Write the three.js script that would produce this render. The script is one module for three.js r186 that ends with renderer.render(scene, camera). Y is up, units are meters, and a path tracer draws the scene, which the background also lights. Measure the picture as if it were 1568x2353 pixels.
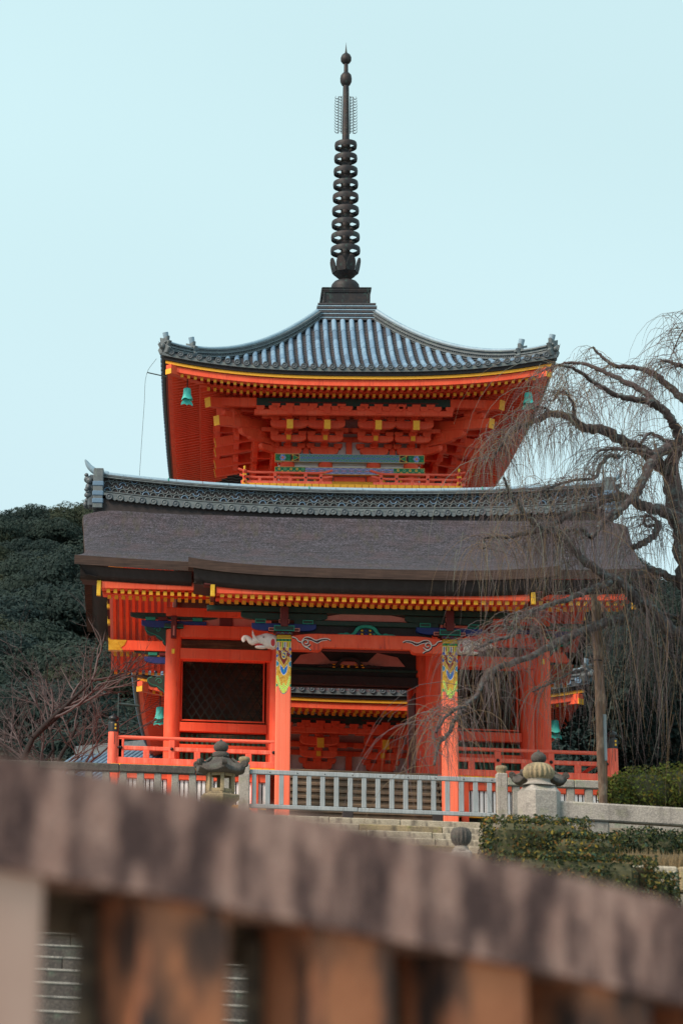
import * as THREE from 'three';
import { mergeGeometries } from 'three/addons/utils/BufferGeometryUtils.js';

// ---------------------------------------------------------------- camera, sky, sun, exposure
const scene = new THREE.Scene();
const camera = new THREE.PerspectiveCamera(27.06, 1.5, 0.1, 2500);
camera.setViewOffset(3528, 2352, 1960, 0, 1568, 2352);          // the right part of a landscape frame, as the photograph was cropped
camera.position.set(-4.276, -5.551, 56.098);
camera.rotation.set(0.2365, 0.134, 0.0521, 'YXZ');
camera.focus = 63;
camera.userData.fStop = 1.25;

{ // pale dusk sky, thin even overcast
  const w = 256, h = 128, data = new Float32Array(w * h * 4);
  const lo = [0.73, 0.935, 1.02], mid = [0.63, 0.865, 0.91], hi = [0.53, 0.80, 0.89];
  for (let r = 0; r < h; r++) {
    const e = ((r + 0.5) / h - 0.5) * 2, t = Math.max(0, e);
    for (let c = 0; c < w; c++) {
      const o = (r * w + c) * 4;
      const n = 1 + 0.03 * (Math.sin(c * 6.2832 / w * 5 + r * 0.13) * Math.sin(r * 0.31 + Math.sin(c * 6.2832 / w * 3) * 1.7) + 0.5 * Math.sin(c * 6.2832 / w * 13 + r * 0.4 + 1) * Math.sin(r * 0.8 + Math.sin(c * 6.2832 / w * 7)));   // faint veils of cloud
      for (let k = 0; k < 3; k++) data[o + k] = n * (t < 0.25 ? lo[k] + (mid[k] - lo[k]) * t / 0.25 : mid[k] + (hi[k] - mid[k]) * (t - 0.25) / 0.75);
      data[o + 3] = 1;
    }
  }
  const sky = new THREE.DataTexture(data, w, h, THREE.RGBAFormat, THREE.FloatType);
  sky.mapping = THREE.EquirectangularReflectionMapping; sky.magFilter = THREE.LinearFilter; sky.minFilter = THREE.LinearFilter; sky.needsUpdate = true;
  scene.background = sky; scene.environment = sky;
}
const sun = new THREE.DirectionalLight(new THREE.Color(1, 0.79, 0.63), 4.7);
sun.position.set(-62, 68, 39); sun.target.position.set(0, 4, -6);
sun.castShadow = true; sun.shadow.radius = 40; sun.shadow.mapSize.set(2048, 2048);
Object.assign(sun.shadow.camera, { left: -40, right: 40, top: 40, bottom: -40, near: 1, far: 200 });
scene.add(sun, sun.target);
const renderer = new THREE.WebGLRenderer({ antialias: true });
renderer.toneMapping = THREE.LinearToneMapping;
renderer.toneMappingExposure = 1.0;
renderer.shadowMap.enabled = true;

// ---------------------------------------------------------------- helpers
let seed = 20240611;
const rnd = () => { seed = (seed + 0x6d2b79f5) | 0; let t = Math.imul(seed ^ (seed >>> 15), 1 | seed); t = (t + Math.imul(t ^ (t >>> 7), 61 | t)) ^ t; return ((t ^ (t >>> 14)) >>> 0) / 4294967296; };
const rr = (a, b) => a + (b - a) * rnd();
const lerp = (a, b, t) => a + (b - a) * t, clamp = (x, a = 0, b = 1) => Math.min(b, Math.max(a, x));
const V = (x, y, z) => new THREE.Vector3(x, y, z);
const used = new Map();
const numbered = (n) => { const k = used.get(n) ?? 0; used.set(n, k + 1); return k ? n + '_' + String(k).padStart(3, '0') : n; };

function boxUV(g) {                                              // uv in metres from the dominant axis of each face
  g = g.index ? g.toNonIndexed() : g;
  for (const k of Object.keys(g.attributes)) if (!['position', 'normal', 'color'].includes(k)) g.deleteAttribute(k);
  if (!g.attributes.normal) g.computeVertexNormals();
  const p = g.attributes.position, uv = new Float32Array(p.count * 2), a = V(), b = V(), c = V(), n = V();
  for (let i = 0; i < p.count; i += 3) {
    a.fromBufferAttribute(p, i); b.fromBufferAttribute(p, i + 1); c.fromBufferAttribute(p, i + 2);
    n.copy(b).sub(a).cross(c.clone().sub(a));
    const x = Math.abs(n.x), y = Math.abs(n.y), z = Math.abs(n.z);
    [a, b, c].forEach((q, k) => {
      const [u, v] = y >= x && y >= z ? [q.x, q.z] : x > z ? [q.z, q.y] : [q.x, q.y];
      uv[(i + k) * 2] = u; uv[(i + k) * 2 + 1] = v;
    });
  }
  g.setAttribute('uv', new THREE.BufferAttribute(uv, 2));
  return g;
}
const M4 = (x = 0, y = 0, z = 0, rx = 0, ry = 0, rz = 0, s = 1) => new THREE.Matrix4().compose(V(x, y, z), new THREE.Quaternion().setFromEuler(new THREE.Euler(rx, ry, rz, 'YXZ')), typeof s === 'number' ? V(s, s, s) : V(...s));
const mv = (g, ...a) => g.clone().applyMatrix4(M4(...a));
const merge = (list) => mergeGeometries(list.map((g) => { g = g.index ? g.toNonIndexed() : g.clone(); for (const k of Object.keys(g.attributes)) if (!['position', 'normal', 'uv'].includes(k)) g.deleteAttribute(k); if (!g.attributes.uv) g = boxUV(g); return g; }));

function cbox(w, h, d, c = 0.012) {                              // a box with chamfered edges, centred
  const X = w / 2, Y = h / 2, Z = d / 2; c = Math.min(c, X * 0.9, Y * 0.9, Z * 0.9);
  const pos = [], q = (...v) => { for (const k of [0, 1, 2, 0, 2, 3]) pos.push(...v[k]); }, t = (...v) => { for (const k of [0, 1, 2]) pos.push(...v[k]); };
  const x = X - c, y = Y - c, z = Z - c;
  for (const s of [1, -1]) {
    const o = (...v) => (s > 0 ? q(...v) : q(...v.slice().reverse()));
    o([-x, -y, s * Z], [x, -y, s * Z], [x, y, s * Z], [-x, y, s * Z]);
    o([s * X, -y, z], [s * X, -y, -z], [s * X, y, -z], [s * X, y, z]);
    o([-x, s * Y, z], [x, s * Y, z], [x, s * Y, -z], [-x, s * Y, -z]);
    for (const r of [1, -1]) {
      const e = (...v) => (s * r > 0 ? q(...v) : q(...v.slice().reverse()));
      e([s * x, r * Y, z], [s * X, r * y, z], [s * X, r * y, -z], [s * x, r * Y, -z]);
      e([s * X, -y, r * z], [s * X, y, r * z], [s * x, y, r * Z], [s * x, -y, r * Z]);
      e([-x, s * Y, r * z], [-x, s * y, r * Z], [x, s * y, r * Z], [x, s * Y, r * z]);
      for (const k of [1, -1]) { const v = [[s * X, r * y, k * z], [s * x, r * Y, k * z], [s * x, r * y, k * Z]]; s * r * k > 0 ? t(...v) : t(v[2], v[1], v[0]); }
    }
  }
  const g = new THREE.BufferGeometry(); g.setAttribute('position', new THREE.Float32BufferAttribute(pos, 3)); g.computeVertexNormals();
  return boxUV(g);
}
const bx = (x0, x1, y0, y1, z0, z1, c = 0.012) => cbox(x1 - x0, y1 - y0, z1 - z0, c).translate((x0 + x1) / 2, (y0 + y1) / 2, (z0 + z1) / 2);
const pbox = (x0, x1, y0, y1, z0, z1) => boxUV(new THREE.BoxGeometry(x1 - x0, y1 - y0, z1 - z0).translate((x0 + x1) / 2, (y0 + y1) / 2, (z0 + z1) / 2));
function cyl(r0, r1, y0, y1, n = 24, open = false) { const g = new THREE.CylinderGeometry(r1, r0, y1 - y0, n, 1, open).translate(0, (y0 + y1) / 2, 0), u = g.attributes.uv; for (let i = 0; i < u.count; i++) u.setXY(i, u.getX(i) * 2 * Math.PI * Math.max(r0, r1), u.getY(i) * (y1 - y0)); return g.toNonIndexed(); }
function lathe(pts, n = 24) { const g = new THREE.LatheGeometry(pts.map(([r, y]) => new THREE.Vector2(r, y)), n), u = g.attributes.uv; for (let i = 0; i < u.count; i++) u.setXY(i, u.getX(i) * 1.5, u.getY(i) * 1.0); return g.toNonIndexed(); }
function extrude(pts, depth, bevel = 0, curved = 6) {            // pts: THREE.Shape or [x,y] list; extruded along +z, centred
  const s = pts instanceof THREE.Shape ? pts : new THREE.Shape(pts.map(([x, y]) => new THREE.Vector2(x, y)));
  const g = new THREE.ExtrudeGeometry(s, { depth: depth - 2 * bevel, bevelEnabled: bevel > 0, bevelThickness: bevel, bevelSize: bevel, bevelSegments: 1, curveSegments: curved });
  g.translate(0, 0, -depth / 2 + bevel); return boxUV(g);
}
function tube(pts, radii, sides = 6, cap = true) {               // tapered tube through points
  const n = pts.length, pos = [], nor = [], uv = [], idx = []; let up = V(0.13, 0.2, 1).normalize(), len = 0;
  for (let i = 0; i < n; i++) {
    const d = pts[Math.min(n - 1, i + 1)].clone().sub(pts[Math.max(0, i - 1)]).normalize();
    if (i) len += pts[i].distanceTo(pts[i - 1]);
    let s = d.clone().cross(up); if (s.lengthSq() < 1e-4) s = d.clone().cross(V(1, 0, 0)); s.normalize(); const t = s.clone().cross(d).normalize(); up = t;
    const r = Array.isArray(radii) ? radii[i] : radii;
    for (let k = 0; k <= sides; k++) { const a = k / sides * Math.PI * 2, c = s.clone().multiplyScalar(Math.cos(a)).addScaledVector(t, Math.sin(a)); nor.push(c.x, c.y, c.z); pos.push(pts[i].x + c.x * r, pts[i].y + c.y * r, pts[i].z + c.z * r); uv.push(k / sides * r * 6.3, len); }
  }
  const m = sides + 1;
  for (let i = 0; i < n - 1; i++) for (let k = 0; k < sides; k++) { const a = i * m + k, b = a + m; idx.push(a, b, a + 1, a + 1, b, b + 1); }
  if (cap) for (const [e, f] of [[0, 1], [n - 1, 0]]) for (let k = 1; k < sides - 1; k++) f ? idx.push(e * m, e * m + k, e * m + k + 1) : idx.push(e * m, e * m + k + 1, e * m + k);
  const g = new THREE.BufferGeometry(); g.setAttribute('position', new THREE.Float32BufferAttribute(pos, 3)); g.setAttribute('normal', new THREE.Float32BufferAttribute(nor, 3)); g.setAttribute('uv', new THREE.Float32BufferAttribute(uv, 2)); g.setIndex(idx);
  return g.toNonIndexed();
}
const curve = (pts, n) => new THREE.CatmullRomCurve3(pts, false, 'centripetal').getPoints(n);
function quadMesh(rows) {                                        // rows[i][j] points -> smooth sheet, faces wound i x j
  const pos = [], idx = [], w = rows[0].length;
  rows.forEach((r) => r.forEach((p) => pos.push(p.x, p.y, p.z)));
  for (let i = 0; i < rows.length - 1; i++) for (let j = 0; j < w - 1; j++) { const a = i * w + j, b = a + w; idx.push(a, b, a + 1, a + 1, b, b + 1); }
  const g = new THREE.BufferGeometry(); g.setAttribute('position', new THREE.Float32BufferAttribute(pos, 3)); g.setIndex(idx); g.computeVertexNormals();
  return boxUV(g);
}
function part(parent, name, geo, mat, extra) {                   // a named mesh under its thing or part
  const m = new THREE.Mesh(geo, mat); m.name = name; m.castShadow = m.receiveShadow = true; parent.add(m);
  if (extra) { if (extra.p) m.position.set(...extra.p); if (extra.r) m.rotation.set(...extra.r); if (extra.label) m.userData.label = extra.label; if (extra.kind) m.userData.kind = extra.kind; }
  return m;
}
function thing(name, label, category, pos = [0, 0, 0], turn = 0, group) {
  const o = new THREE.Group(); o.name = numbered(name); o.position.set(...pos); o.rotation.y = turn; o.userData = { label, category }; if (group) o.userData.group = group;
  scene.add(o); return o;
}
function setting(name, geo, mat) { const m = part(scene, numbered(name), geo, mat); m.userData.kind = 'structure'; return m; }

// ---------------------------------------------------------------- procedural textures and materials
const hash = (x, y, s) => { let h = Math.imul(x, 374761393) ^ Math.imul(y, 668265263) ^ Math.imul(s, 2246822519); h = Math.imul(h ^ (h >>> 13), 1274126177); return ((h ^ (h >>> 16)) >>> 0) / 4294967296; };
function vnoise(u, v, px, py, s) {                               // periodic value noise, u and v in 0..1
  const x = u * px, y = v * py, i = Math.floor(x), j = Math.floor(y), f = x - i, g = y - j, a = f * f * (3 - 2 * f), b = g * g * (3 - 2 * g), w = (m, n) => ((m % n) + n) % n;
  const h = (p, q) => hash(w(p, px), w(q, py), s);
  return lerp(lerp(h(i, j), h(i + 1, j), a), lerp(h(i, j + 1), h(i + 1, j + 1), a), b);
}
const fbm = (u, v, p, q, s, o = 4) => { let t = 0, a = 0.5, n = 0; for (let k = 0; k < o; k++) { t += a * vnoise(u, v, p << k, q << k, s + k); n += a; a *= 0.55; } return t / n; };
function tex(size, metres, fn, srgb = true) {                    // fn(u, v) -> [r, g, b] in 0..1 (sRGB) or a number
  const d = new Uint8Array(size * size * 4);
  for (let j = 0; j < size; j++) for (let i = 0; i < size; i++) { const c = fn(i / size, j / size), o = (j * size + i) * 4; for (let k = 0; k < 3; k++) d[o + k] = 255 * clamp(c.length ? c[k] : c); d[o + 3] = 255; }
  const t = new THREE.DataTexture(d, size, size); t.wrapS = t.wrapT = THREE.RepeatWrapping; t.repeat.set(1 / metres, 1 / metres); t.magFilter = THREE.LinearFilter; t.minFilter = THREE.LinearMipmapLinearFilter; t.generateMipmaps = true; if (srgb) t.colorSpace = THREE.SRGBColorSpace; t.needsUpdate = true; return t;
}
const mixc = (a, b, t) => a.map((x, k) => x + (b[k] - x) * clamp(t));
const std = (o) => new THREE.MeshStandardMaterial(o);
const rgb = (r, g, b) => [r / 255, g / 255, b / 255];

// vermilion lacquer, with faint grain and worn, chalky patches
const tRed = tex(256, 1.6, (u, v) => { const n = fbm(u, v, 4, 3, 11), g = fbm(u, v, 48, 3, 23, 2), w = fbm(u, v, 7, 5, 31); let c = mixc(rgb(226, 72, 38), rgb(244, 98, 58), n * 0.9 + (g - 0.5) * 0.5); c = mixc(c, rgb(240, 116, 92), clamp((w - 0.6) * 2.4) * 0.55); const d = fbm(u, v, 30, 4, 37, 3); return mixc(c, rgb(150, 40, 34), clamp((d - 0.64) * 4) * 0.5); });
const red = std({ map: tRed, roughness: 0.62 });
const tRed2 = tex(256, 1.1, (u, v) => { const g = fbm(u, v, 40, 2, 63, 3), w = fbm(u, v, 9, 4, 71); return mixc(mixc(mixc(rgb(236, 86, 62), rgb(248, 122, 98), g), rgb(248, 164, 144), clamp((w - 0.55) * 2.5) * 0.6), rgb(168, 70, 58), clamp((fbm(u, v, 44, 5, 79, 3) - 0.63) * 4) * 0.5); });
const redWorn = std({ map: tRed2, roughness: 0.7 });              // weathered outer paint of rails and porch posts
const tYellow = tex(128, 0.6, (u, v) => mixc(rgb(232, 158, 30), rgb(246, 186, 50), fbm(u, v, 6, 6, 5)));
const yellow = std({ map: tYellow, roughness: 0.6 });
const tGold = tex(128, 0.5, (u, v) => mixc(rgb(214, 150, 30), rgb(250, 206, 80), fbm(u, v, 9, 9, 8)));
const gold = std({ map: tGold, roughness: 0.38, metalness: 0.55 });
const plaster = std({ map: tex(128, 1.2, (u, v) => mixc(rgb(196, 186, 188), rgb(222, 214, 214), fbm(u, v, 5, 5, 9))), roughness: 0.9 });
const whitePaint = std({ map: tex(128, 0.9, (u, v) => mixc(rgb(222, 222, 226), rgb(240, 240, 240), fbm(u, v, 6, 6, 3))), roughness: 0.7 });
const flat = (r, g, b, rough = 0.6, amt = 14, s = 1, m = 0.5) => std({ map: tex(64, m, (u, v) => { const n = (fbm(u, v, 5, 5, s * 7 + 1) - 0.5) * 2 * amt; return rgb(r + n, g + n, b + n); }), roughness: rough });
const darkWood = flat(44, 38, 40, 0.75, 10, 2), darkGreen = flat(26, 58, 52, 0.6, 8, 3), greenBar = flat(22, 96, 72, 0.6, 10, 4), teal = flat(20, 140, 120, 0.6, 12, 5), bluePaint = flat(24, 50, 118, 0.6, 12, 6), maroon = flat(96, 30, 30, 0.65, 8, 7);
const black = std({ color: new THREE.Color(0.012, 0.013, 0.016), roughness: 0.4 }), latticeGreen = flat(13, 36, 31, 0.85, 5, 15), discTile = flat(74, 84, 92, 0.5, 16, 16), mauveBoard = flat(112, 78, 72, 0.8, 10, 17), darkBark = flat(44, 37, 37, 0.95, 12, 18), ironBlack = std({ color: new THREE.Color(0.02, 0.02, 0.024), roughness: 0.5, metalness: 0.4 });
const ivory = flat(226, 212, 206, 0.7, 16, 8), rosePaint = flat(196, 52, 56, 0.6, 8, 9), pinkPaint = flat(206, 130, 120, 0.65, 8, 10), navy = flat(28, 32, 52, 0.6, 6, 11);
// fired roof tile, blue grey with dark firing clouds
const tileMat = [0, 1, 2, 3].map((k) => { const b = [[118, 148, 174], [108, 138, 164], [126, 156, 180], [96, 122, 146]][k]; return std({ map: tex(128, 0.8, (u, v) => { const n = fbm(u, v, 5, 4, 100 + k * 9), f = fbm(u, v, 22, 18, 140 + k); return mixc(rgb(...b), rgb(b[0] - 46, b[1] - 46, b[2] - 44), clamp((n - 0.52) * 2.6) * 0.8 + (f - 0.5) * 0.35); }), roughness: 0.36 }); });
const panTile = std({ map: tex(256, 1.2, (u, v) => { const n = fbm(u, v, 8, 8, 171), f = fbm(u, v, 40, 30, 177); return mixc(mixc(rgb(44, 44, 50), rgb(72, 70, 74), f), rgb(88, 66, 58), clamp((n - 0.55) * 2)); }), roughness: 0.6 });
const ridgeTile = std({ map: tex(256, 1.0, (u, v) => { const n = fbm(u, v, 9, 9, 201), f = fbm(u, v, 36, 36, 205), l = fbm(u, v, 14, 14, 209); return mixc(mixc(rgb(64, 72, 78), rgb(112, 122, 126), n * 0.7 + f * 0.4), rgb(134, 158, 140), clamp((l - 0.62) * 3) * 0.7); }), roughness: 0.55 });
const ridgeCap = std({ map: tex(256, 1.4, (u, v) => { const n = fbm(u, v, 6, 6, 211), f = fbm(u, v, 30, 30, 217); return mixc(rgb(112, 140, 160), rgb(160, 184, 198), n * 0.8 + (f - 0.5) * 0.5); }), roughness: 0.4 });
// cypress-bark thatch
const tBark = tex(1024, 3.2, (u, v) => { const f = fbm(u, v, 190, 120, 301, 2), m = fbm(u, v, 60, 44, 305, 2), b = fbm(u, v, 5, 5, 311), s = fbm(u, v, 16, 4, 317); let c = mixc(rgb(31, 29, 34), rgb(88, 84, 96), clamp((f - 0.5) * 1.5 + (fbm(u, v, 7, 100, 341, 2) - 0.5) * 0.7 + 0.42 + (m - 0.5) * 0.5)); c = mixc(c, rgb(84, 62, 66), clamp((b - 0.5) * 2.6) * 0.5); return mixc(c, rgb(58, 56, 40), clamp((s - 0.6) * 3) * 0.6); });
const tBarkBump = tex(512, 1.6, (u, v) => fbm(u, v, 110, 80, 321, 2) * 0.7 + fbm(u, v, 30, 22, 327, 2) * 0.3, false);
const barkRoof = std({ map: tBark, bumpMap: tBarkBump, bumpScale: 0.03, roughness: 0.95 });
const barkEdge = std({ map: tex(256, 1.2, (u, v) => { const l = fbm(u, v, 3, 60, 331, 2), n = fbm(u, v, 8, 8, 335); return mixc(rgb(40, 30, 28), rgb(84, 66, 58), l * 0.7 + n * 0.35); }), roughness: 0.95 });
// stones
const granite = (a, b, moss, s, mossAmt, dark = 0) => std({ map: tex(512, 1.7, (u, v) => { const f = fbm(u, v, 120, 120, s, 2), n = fbm(u, v, 6, 6, s + 5), m = fbm(u, v, 9, 12, s + 9), k = fbm(u, v, 11, 5, s + 15); let c = mixc(rgb(...a), rgb(...b), n * 0.7 + (f - 0.5) * 1.1 + 0.15); c = mixc(c, rgb(...moss), clamp((m - 0.56) * 3.4) * mossAmt); return mixc(c, rgb(46, 44, 44), clamp((k - 0.55) * 3.2) * dark); }), bumpMap: tex(256, 0.7, (u, v) => fbm(u, v, 60, 60, s + 40, 3), false), bumpScale: 0.008, roughness: 0.92 });
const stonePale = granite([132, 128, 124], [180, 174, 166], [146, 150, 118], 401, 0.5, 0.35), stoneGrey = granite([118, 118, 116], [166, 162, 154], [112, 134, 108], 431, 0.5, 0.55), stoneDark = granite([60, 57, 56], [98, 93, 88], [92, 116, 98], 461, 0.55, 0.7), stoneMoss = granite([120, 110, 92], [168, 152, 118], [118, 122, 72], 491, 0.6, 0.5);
const stoneStep = granite([136, 130, 118], [186, 178, 160], [120, 118, 84], 521, 0.4, 0.6);
// weathered timber
const greyWood = std({ map: tex(256, 0.9, (u, v) => { const g = fbm(u, v, 60, 3, 551, 3), n = fbm(u, v, 5, 5, 557); return mixc(rgb(122, 132, 138), rgb(168, 178, 184), g * 0.8 + (n - 0.5) * 0.4 + 0.1); }), roughness: 0.85 });
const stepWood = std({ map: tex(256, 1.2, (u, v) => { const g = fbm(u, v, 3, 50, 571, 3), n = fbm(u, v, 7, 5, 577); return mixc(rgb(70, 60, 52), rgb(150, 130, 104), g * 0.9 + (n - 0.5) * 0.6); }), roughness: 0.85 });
const bronze = std({ map: tex(256, 1.3, (u, v) => { const n = fbm(u, v, 6, 6, 601), p = fbm(u, v, 9, 7, 607), k = fbm(u, v, 14, 6, 613); return mixc(mixc(rgb(32, 33, 38), rgb(66, 50, 46), clamp((n - 0.46) * 2.4)), rgb(70, 118, 104), clamp((p - 0.6) * 3.5) * 0.7 + clamp((k - 0.68) * 3) * 0.4); }), roughness: 0.6, metalness: 0.25 });
const verdigris = flat(64, 186, 176, 0.6, 22, 12, 0.3);
// plants
const barkBranch = std({ map: tex(256, 0.7, (u, v) => { const f = fbm(u, v, 26, 16, 651, 3), l = fbm(u, v, 9, 9, 657); return mixc(mixc(rgb(48, 40, 42), rgb(88, 78, 76), f), rgb(122, 150, 150), clamp((l - 0.55) * 3.2) * 0.75); }), bumpMap: tex(128, 0.4, (u, v) => fbm(u, v, 16, 10, 661, 3), false), bumpScale: 0.012, roughness: 0.95 });
const litLichenBark = std({ map: tex(256, 0.6, (u, v) => { const f = fbm(u, v, 24, 14, 681, 3), l = fbm(u, v, 8, 7, 687); return mixc(mixc(rgb(56, 48, 50), rgb(100, 90, 88), f), rgb(122, 150, 154), clamp((l - 0.5) * 3) * 0.75); }), bumpMap: barkBranch.bumpMap, bumpScale: 0.012, roughness: 0.95 });
const poleWood = std({ map: tex(256, 0.9, (u, v) => { const g = fbm(u, v, 20, 5, 671, 3), n = fbm(u, v, 8, 6, 677); return mixc(mixc(rgb(84, 66, 56), rgb(156, 128, 106), g), rgb(178, 166, 150), clamp((n - 0.58) * 3) * 0.6); }), roughness: 0.9 });
const twigMat = std({ color: new THREE.Color(0.105, 0.08, 0.083), roughness: 0.9 }), twigLichen = std({ color: new THREE.Color(0.12, 0.135, 0.115), roughness: 0.9 });
const leafMat = (c, t = 0.25) => new THREE.MeshPhysicalMaterial({ color: new THREE.Color(...c), roughness: 0.9, specularIntensity: 0.35, transmission: t, thickness: 0, side: THREE.DoubleSide });

// ---------------------------------------------------------------- painted patterns (flat print on beams and posts)
function canvasTex(w, h, draw) { const c = document.createElement('canvas'); c.width = w; c.height = h; const x = c.getContext('2d'); draw(x, w, h); const t = new THREE.CanvasTexture(c); t.colorSpace = THREE.SRGBColorSpace; t.wrapS = t.wrapT = THREE.RepeatWrapping; t.magFilter = THREE.LinearFilter; t.generateMipmaps = true; t.minFilter = THREE.LinearMipmapLinearFilter; return t; }
const disc = (x, cx, cy, r, f, s, lw = 2) => { x.beginPath(); x.arc(cx, cy, r, 0, 7); if (f) { x.fillStyle = f; x.fill(); } if (s) { x.strokeStyle = s; x.lineWidth = lw; x.stroke(); } };
const poly = (x, pts, f, s, lw = 3) => { x.beginPath(); pts.forEach(([a, b], i) => (i ? x.lineTo(a, b) : x.moveTo(a, b))); x.closePath(); if (f) { x.fillStyle = f; x.fill(); } if (s) { x.strokeStyle = s; x.lineWidth = lw; x.stroke(); } };
const leafShape = (x, cx, cy, a, l, w, f, s) => { x.save(); x.translate(cx, cy); x.rotate(a); x.beginPath(); x.moveTo(-l, 0); x.quadraticCurveTo(0, -w, l, 0); x.quadraticCurveTo(0, w, -l, 0); x.fillStyle = f; x.fill(); if (s) { x.strokeStyle = s; x.lineWidth = 2; x.stroke(); } x.restore(); };
function endPanel(x, x0, w, h, flip) {                           // boss flower on green with a gold frame
  x.save(); if (flip) { x.translate(x0 + w, 0); x.scale(-1, 1); } else x.translate(x0, 0);
  x.fillStyle = '#3a1c20'; x.fillRect(0, 0, w, h); x.fillStyle = '#0f7a54'; x.fillRect(6, 6, w * 0.62, h - 12);
  for (let k = 0; k < 6; k++) disc(x, w * 0.32 + Math.cos(k * 1.047) * h * 0.3, h / 2 + Math.sin(k * 1.047) * h * 0.3, h * 0.15, k % 2 ? '#5a7fd0' : '#8a9be6', '#d8e2ea', 2);
  disc(x, w * 0.32, h / 2, h * 0.17, '#e0765a', '#f0c8a0'); for (const s of [-1, 1]) { disc(x, w * 0.08, h / 2 + s * h * 0.2, h * 0.14, '#1aa06c', '#0b3c2c'); disc(x, w * 0.56, h / 2 + s * h * 0.22, h * 0.14, '#1aa06c', '#0b3c2c'); disc(x, w * 0.72, h / 2 + s * h * 0.34, h * 0.11, '#e8b23a', '#7a4a10'); }
  poly(x, [[w * 0.74, h * 0.12], [w * 0.98, h / 2], [w * 0.74, h * 0.88]], '#148a5a', '#e8b83a', 5); x.strokeStyle = '#e8b23a'; x.lineWidth = 7; x.strokeRect(3.5, 3.5, w - 7, h - 7); x.restore();
}
const beamPrintA = canvasTex(2048, 96, (x, w, h) => {
  x.fillStyle = '#5f86b8'; x.fillRect(0, 0, w, h);
  const s = h * 0.72; for (let k = -1; k < w / s + 1; k++) for (const [dy, o] of [[h / 2, 0], [0, 0.5], [h, 0.5]]) { const cx = (k + o) * s; for (const a of [0.785, 2.356]) { leafShape(x, cx + s * 0.25 * Math.cos(a), dy + h * 0.25 * Math.sin(a), a, s * 0.36, 15, '#128a5c', '#b7d8a8'); leafShape(x, cx - s * 0.25 * Math.cos(a), dy - h * 0.25 * Math.sin(a), a, s * 0.36, 15, '#128a5c', '#b7d8a8'); } poly(x, [[cx, dy - 13], [cx + 13, dy], [cx, dy + 13], [cx - 13, dy]], '#3f5fc0', '#a9c4dc', 2); }
  endPanel(x, 0, 340, h, false); endPanel(x, w - 340, 340, h, true); x.fillStyle = '#c8d2b0'; x.fillRect(0, 0, w, 3); x.fillRect(0, h - 3, w, 3);
});
const beamPrintB = canvasTex(2048, 96, (x, w, h) => {
  x.fillStyle = '#6a78b8'; x.fillRect(0, 0, w, h);
  const s = h * 1.1; for (let k = -1; k < w / s + 1; k++) { const cx = k * s; for (const [dx, dy] of [[0, h / 2], [s / 2, 0], [s / 2, h]]) { for (let q = 0; q < 6; q++) leafShape(x, cx + dx + Math.cos(q * 1.047) * 20, dy + Math.sin(q * 1.047) * 17, q * 1.047, 22, 12, q % 3 ? '#8f9ee0' : '#9a4a6a', '#e4dcd0'); disc(x, cx + dx, dy, 9, '#b03a52', '#ead8b0'); } disc(x, cx + s / 2, h / 2, 9, '#12805a', '#d8e0c0'); }
  for (const f of [0, 1]) { x.fillStyle = '#0f7a50'; x.fillRect(f ? w - 420 : 0, 0, 420, h); for (let k = 0; k < 10; k++) disc(x, (f ? w - 400 : 20) + k * 41, h * (k % 2 ? 0.32 : 0.68), 17, k % 3 ? '#c9a83a' : '#1a9a6c', '#e6d690', 3); }
  x.strokeStyle = '#d8c46a'; x.lineWidth = 6; x.strokeRect(3, 3, w - 6, h - 6);
});
const beamPrintC = canvasTex(1024, 64, (x, w, h) => { x.fillStyle = '#15474a'; x.fillRect(0, 0, w, h); for (let k = 0; k < 22; k++) { const cx = k * 48; poly(x, [[cx, h], [cx + 24, h * 0.25], [cx + 48, h]], '#2c5fae', '#b8963a', 4); disc(x, cx + 24, h * 0.72, 8, '#c88a34', '#e6d0a0'); disc(x, cx, h * 0.3, 10, '#167a58', '#9ac0a0'); } });
function printed(t, w, h) { return std({ map: t, roughness: 0.6 }); }
const printA = printed(beamPrintA), printB = printed(beamPrintB), printC = printed(beamPrintC);
function frontUV(g) { g = g.index ? g.toNonIndexed() : g; g.computeBoundingBox(); const b = g.boundingBox, p = g.attributes.position, uv = []; for (let i = 0; i < p.count; i++) uv.push((p.getX(i) - b.min.x) / (b.max.x - b.min.x), (p.getY(i) - b.min.y) / (b.max.y - b.min.y)); g.setAttribute('uv', new THREE.Float32BufferAttribute(uv, 2)); return g; }

// ---------------------------------------------------------------- the pagoda
const pagoda = thing('three_storey_pagoda', 'tall vermilion pagoda with grey tiled roofs and bronze spire behind the gate', 'pagoda', [0.93, 0, -17.27], -0.012);
const P = (n, g, m, e) => part(pagoda, n, g, m, e);
const armShape = (half, h) => { const s = new THREE.Shape(); s.moveTo(-half, h); s.lineTo(half, h); s.lineTo(half, h * 0.5); s.quadraticCurveTo(half * 0.96, h * 0.08, half * 0.6, 0); s.lineTo(-half * 0.6, 0); s.quadraticCurveTo(-half * 0.96, h * 0.08, -half, h * 0.5); s.closePath(); return s; };
const masuShape = (w, h) => { const s = new THREE.Shape(); s.moveTo(-w / 2, h); s.lineTo(w / 2, h); s.lineTo(w / 2, h * 0.45); s.quadraticCurveTo(w * 0.36, h * 0.3, w * 0.34, 0); s.lineTo(-w * 0.34, 0); s.quadraticCurveTo(-w * 0.36, h * 0.3, -w / 2, h * 0.45); s.closePath(); return s; };
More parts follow.
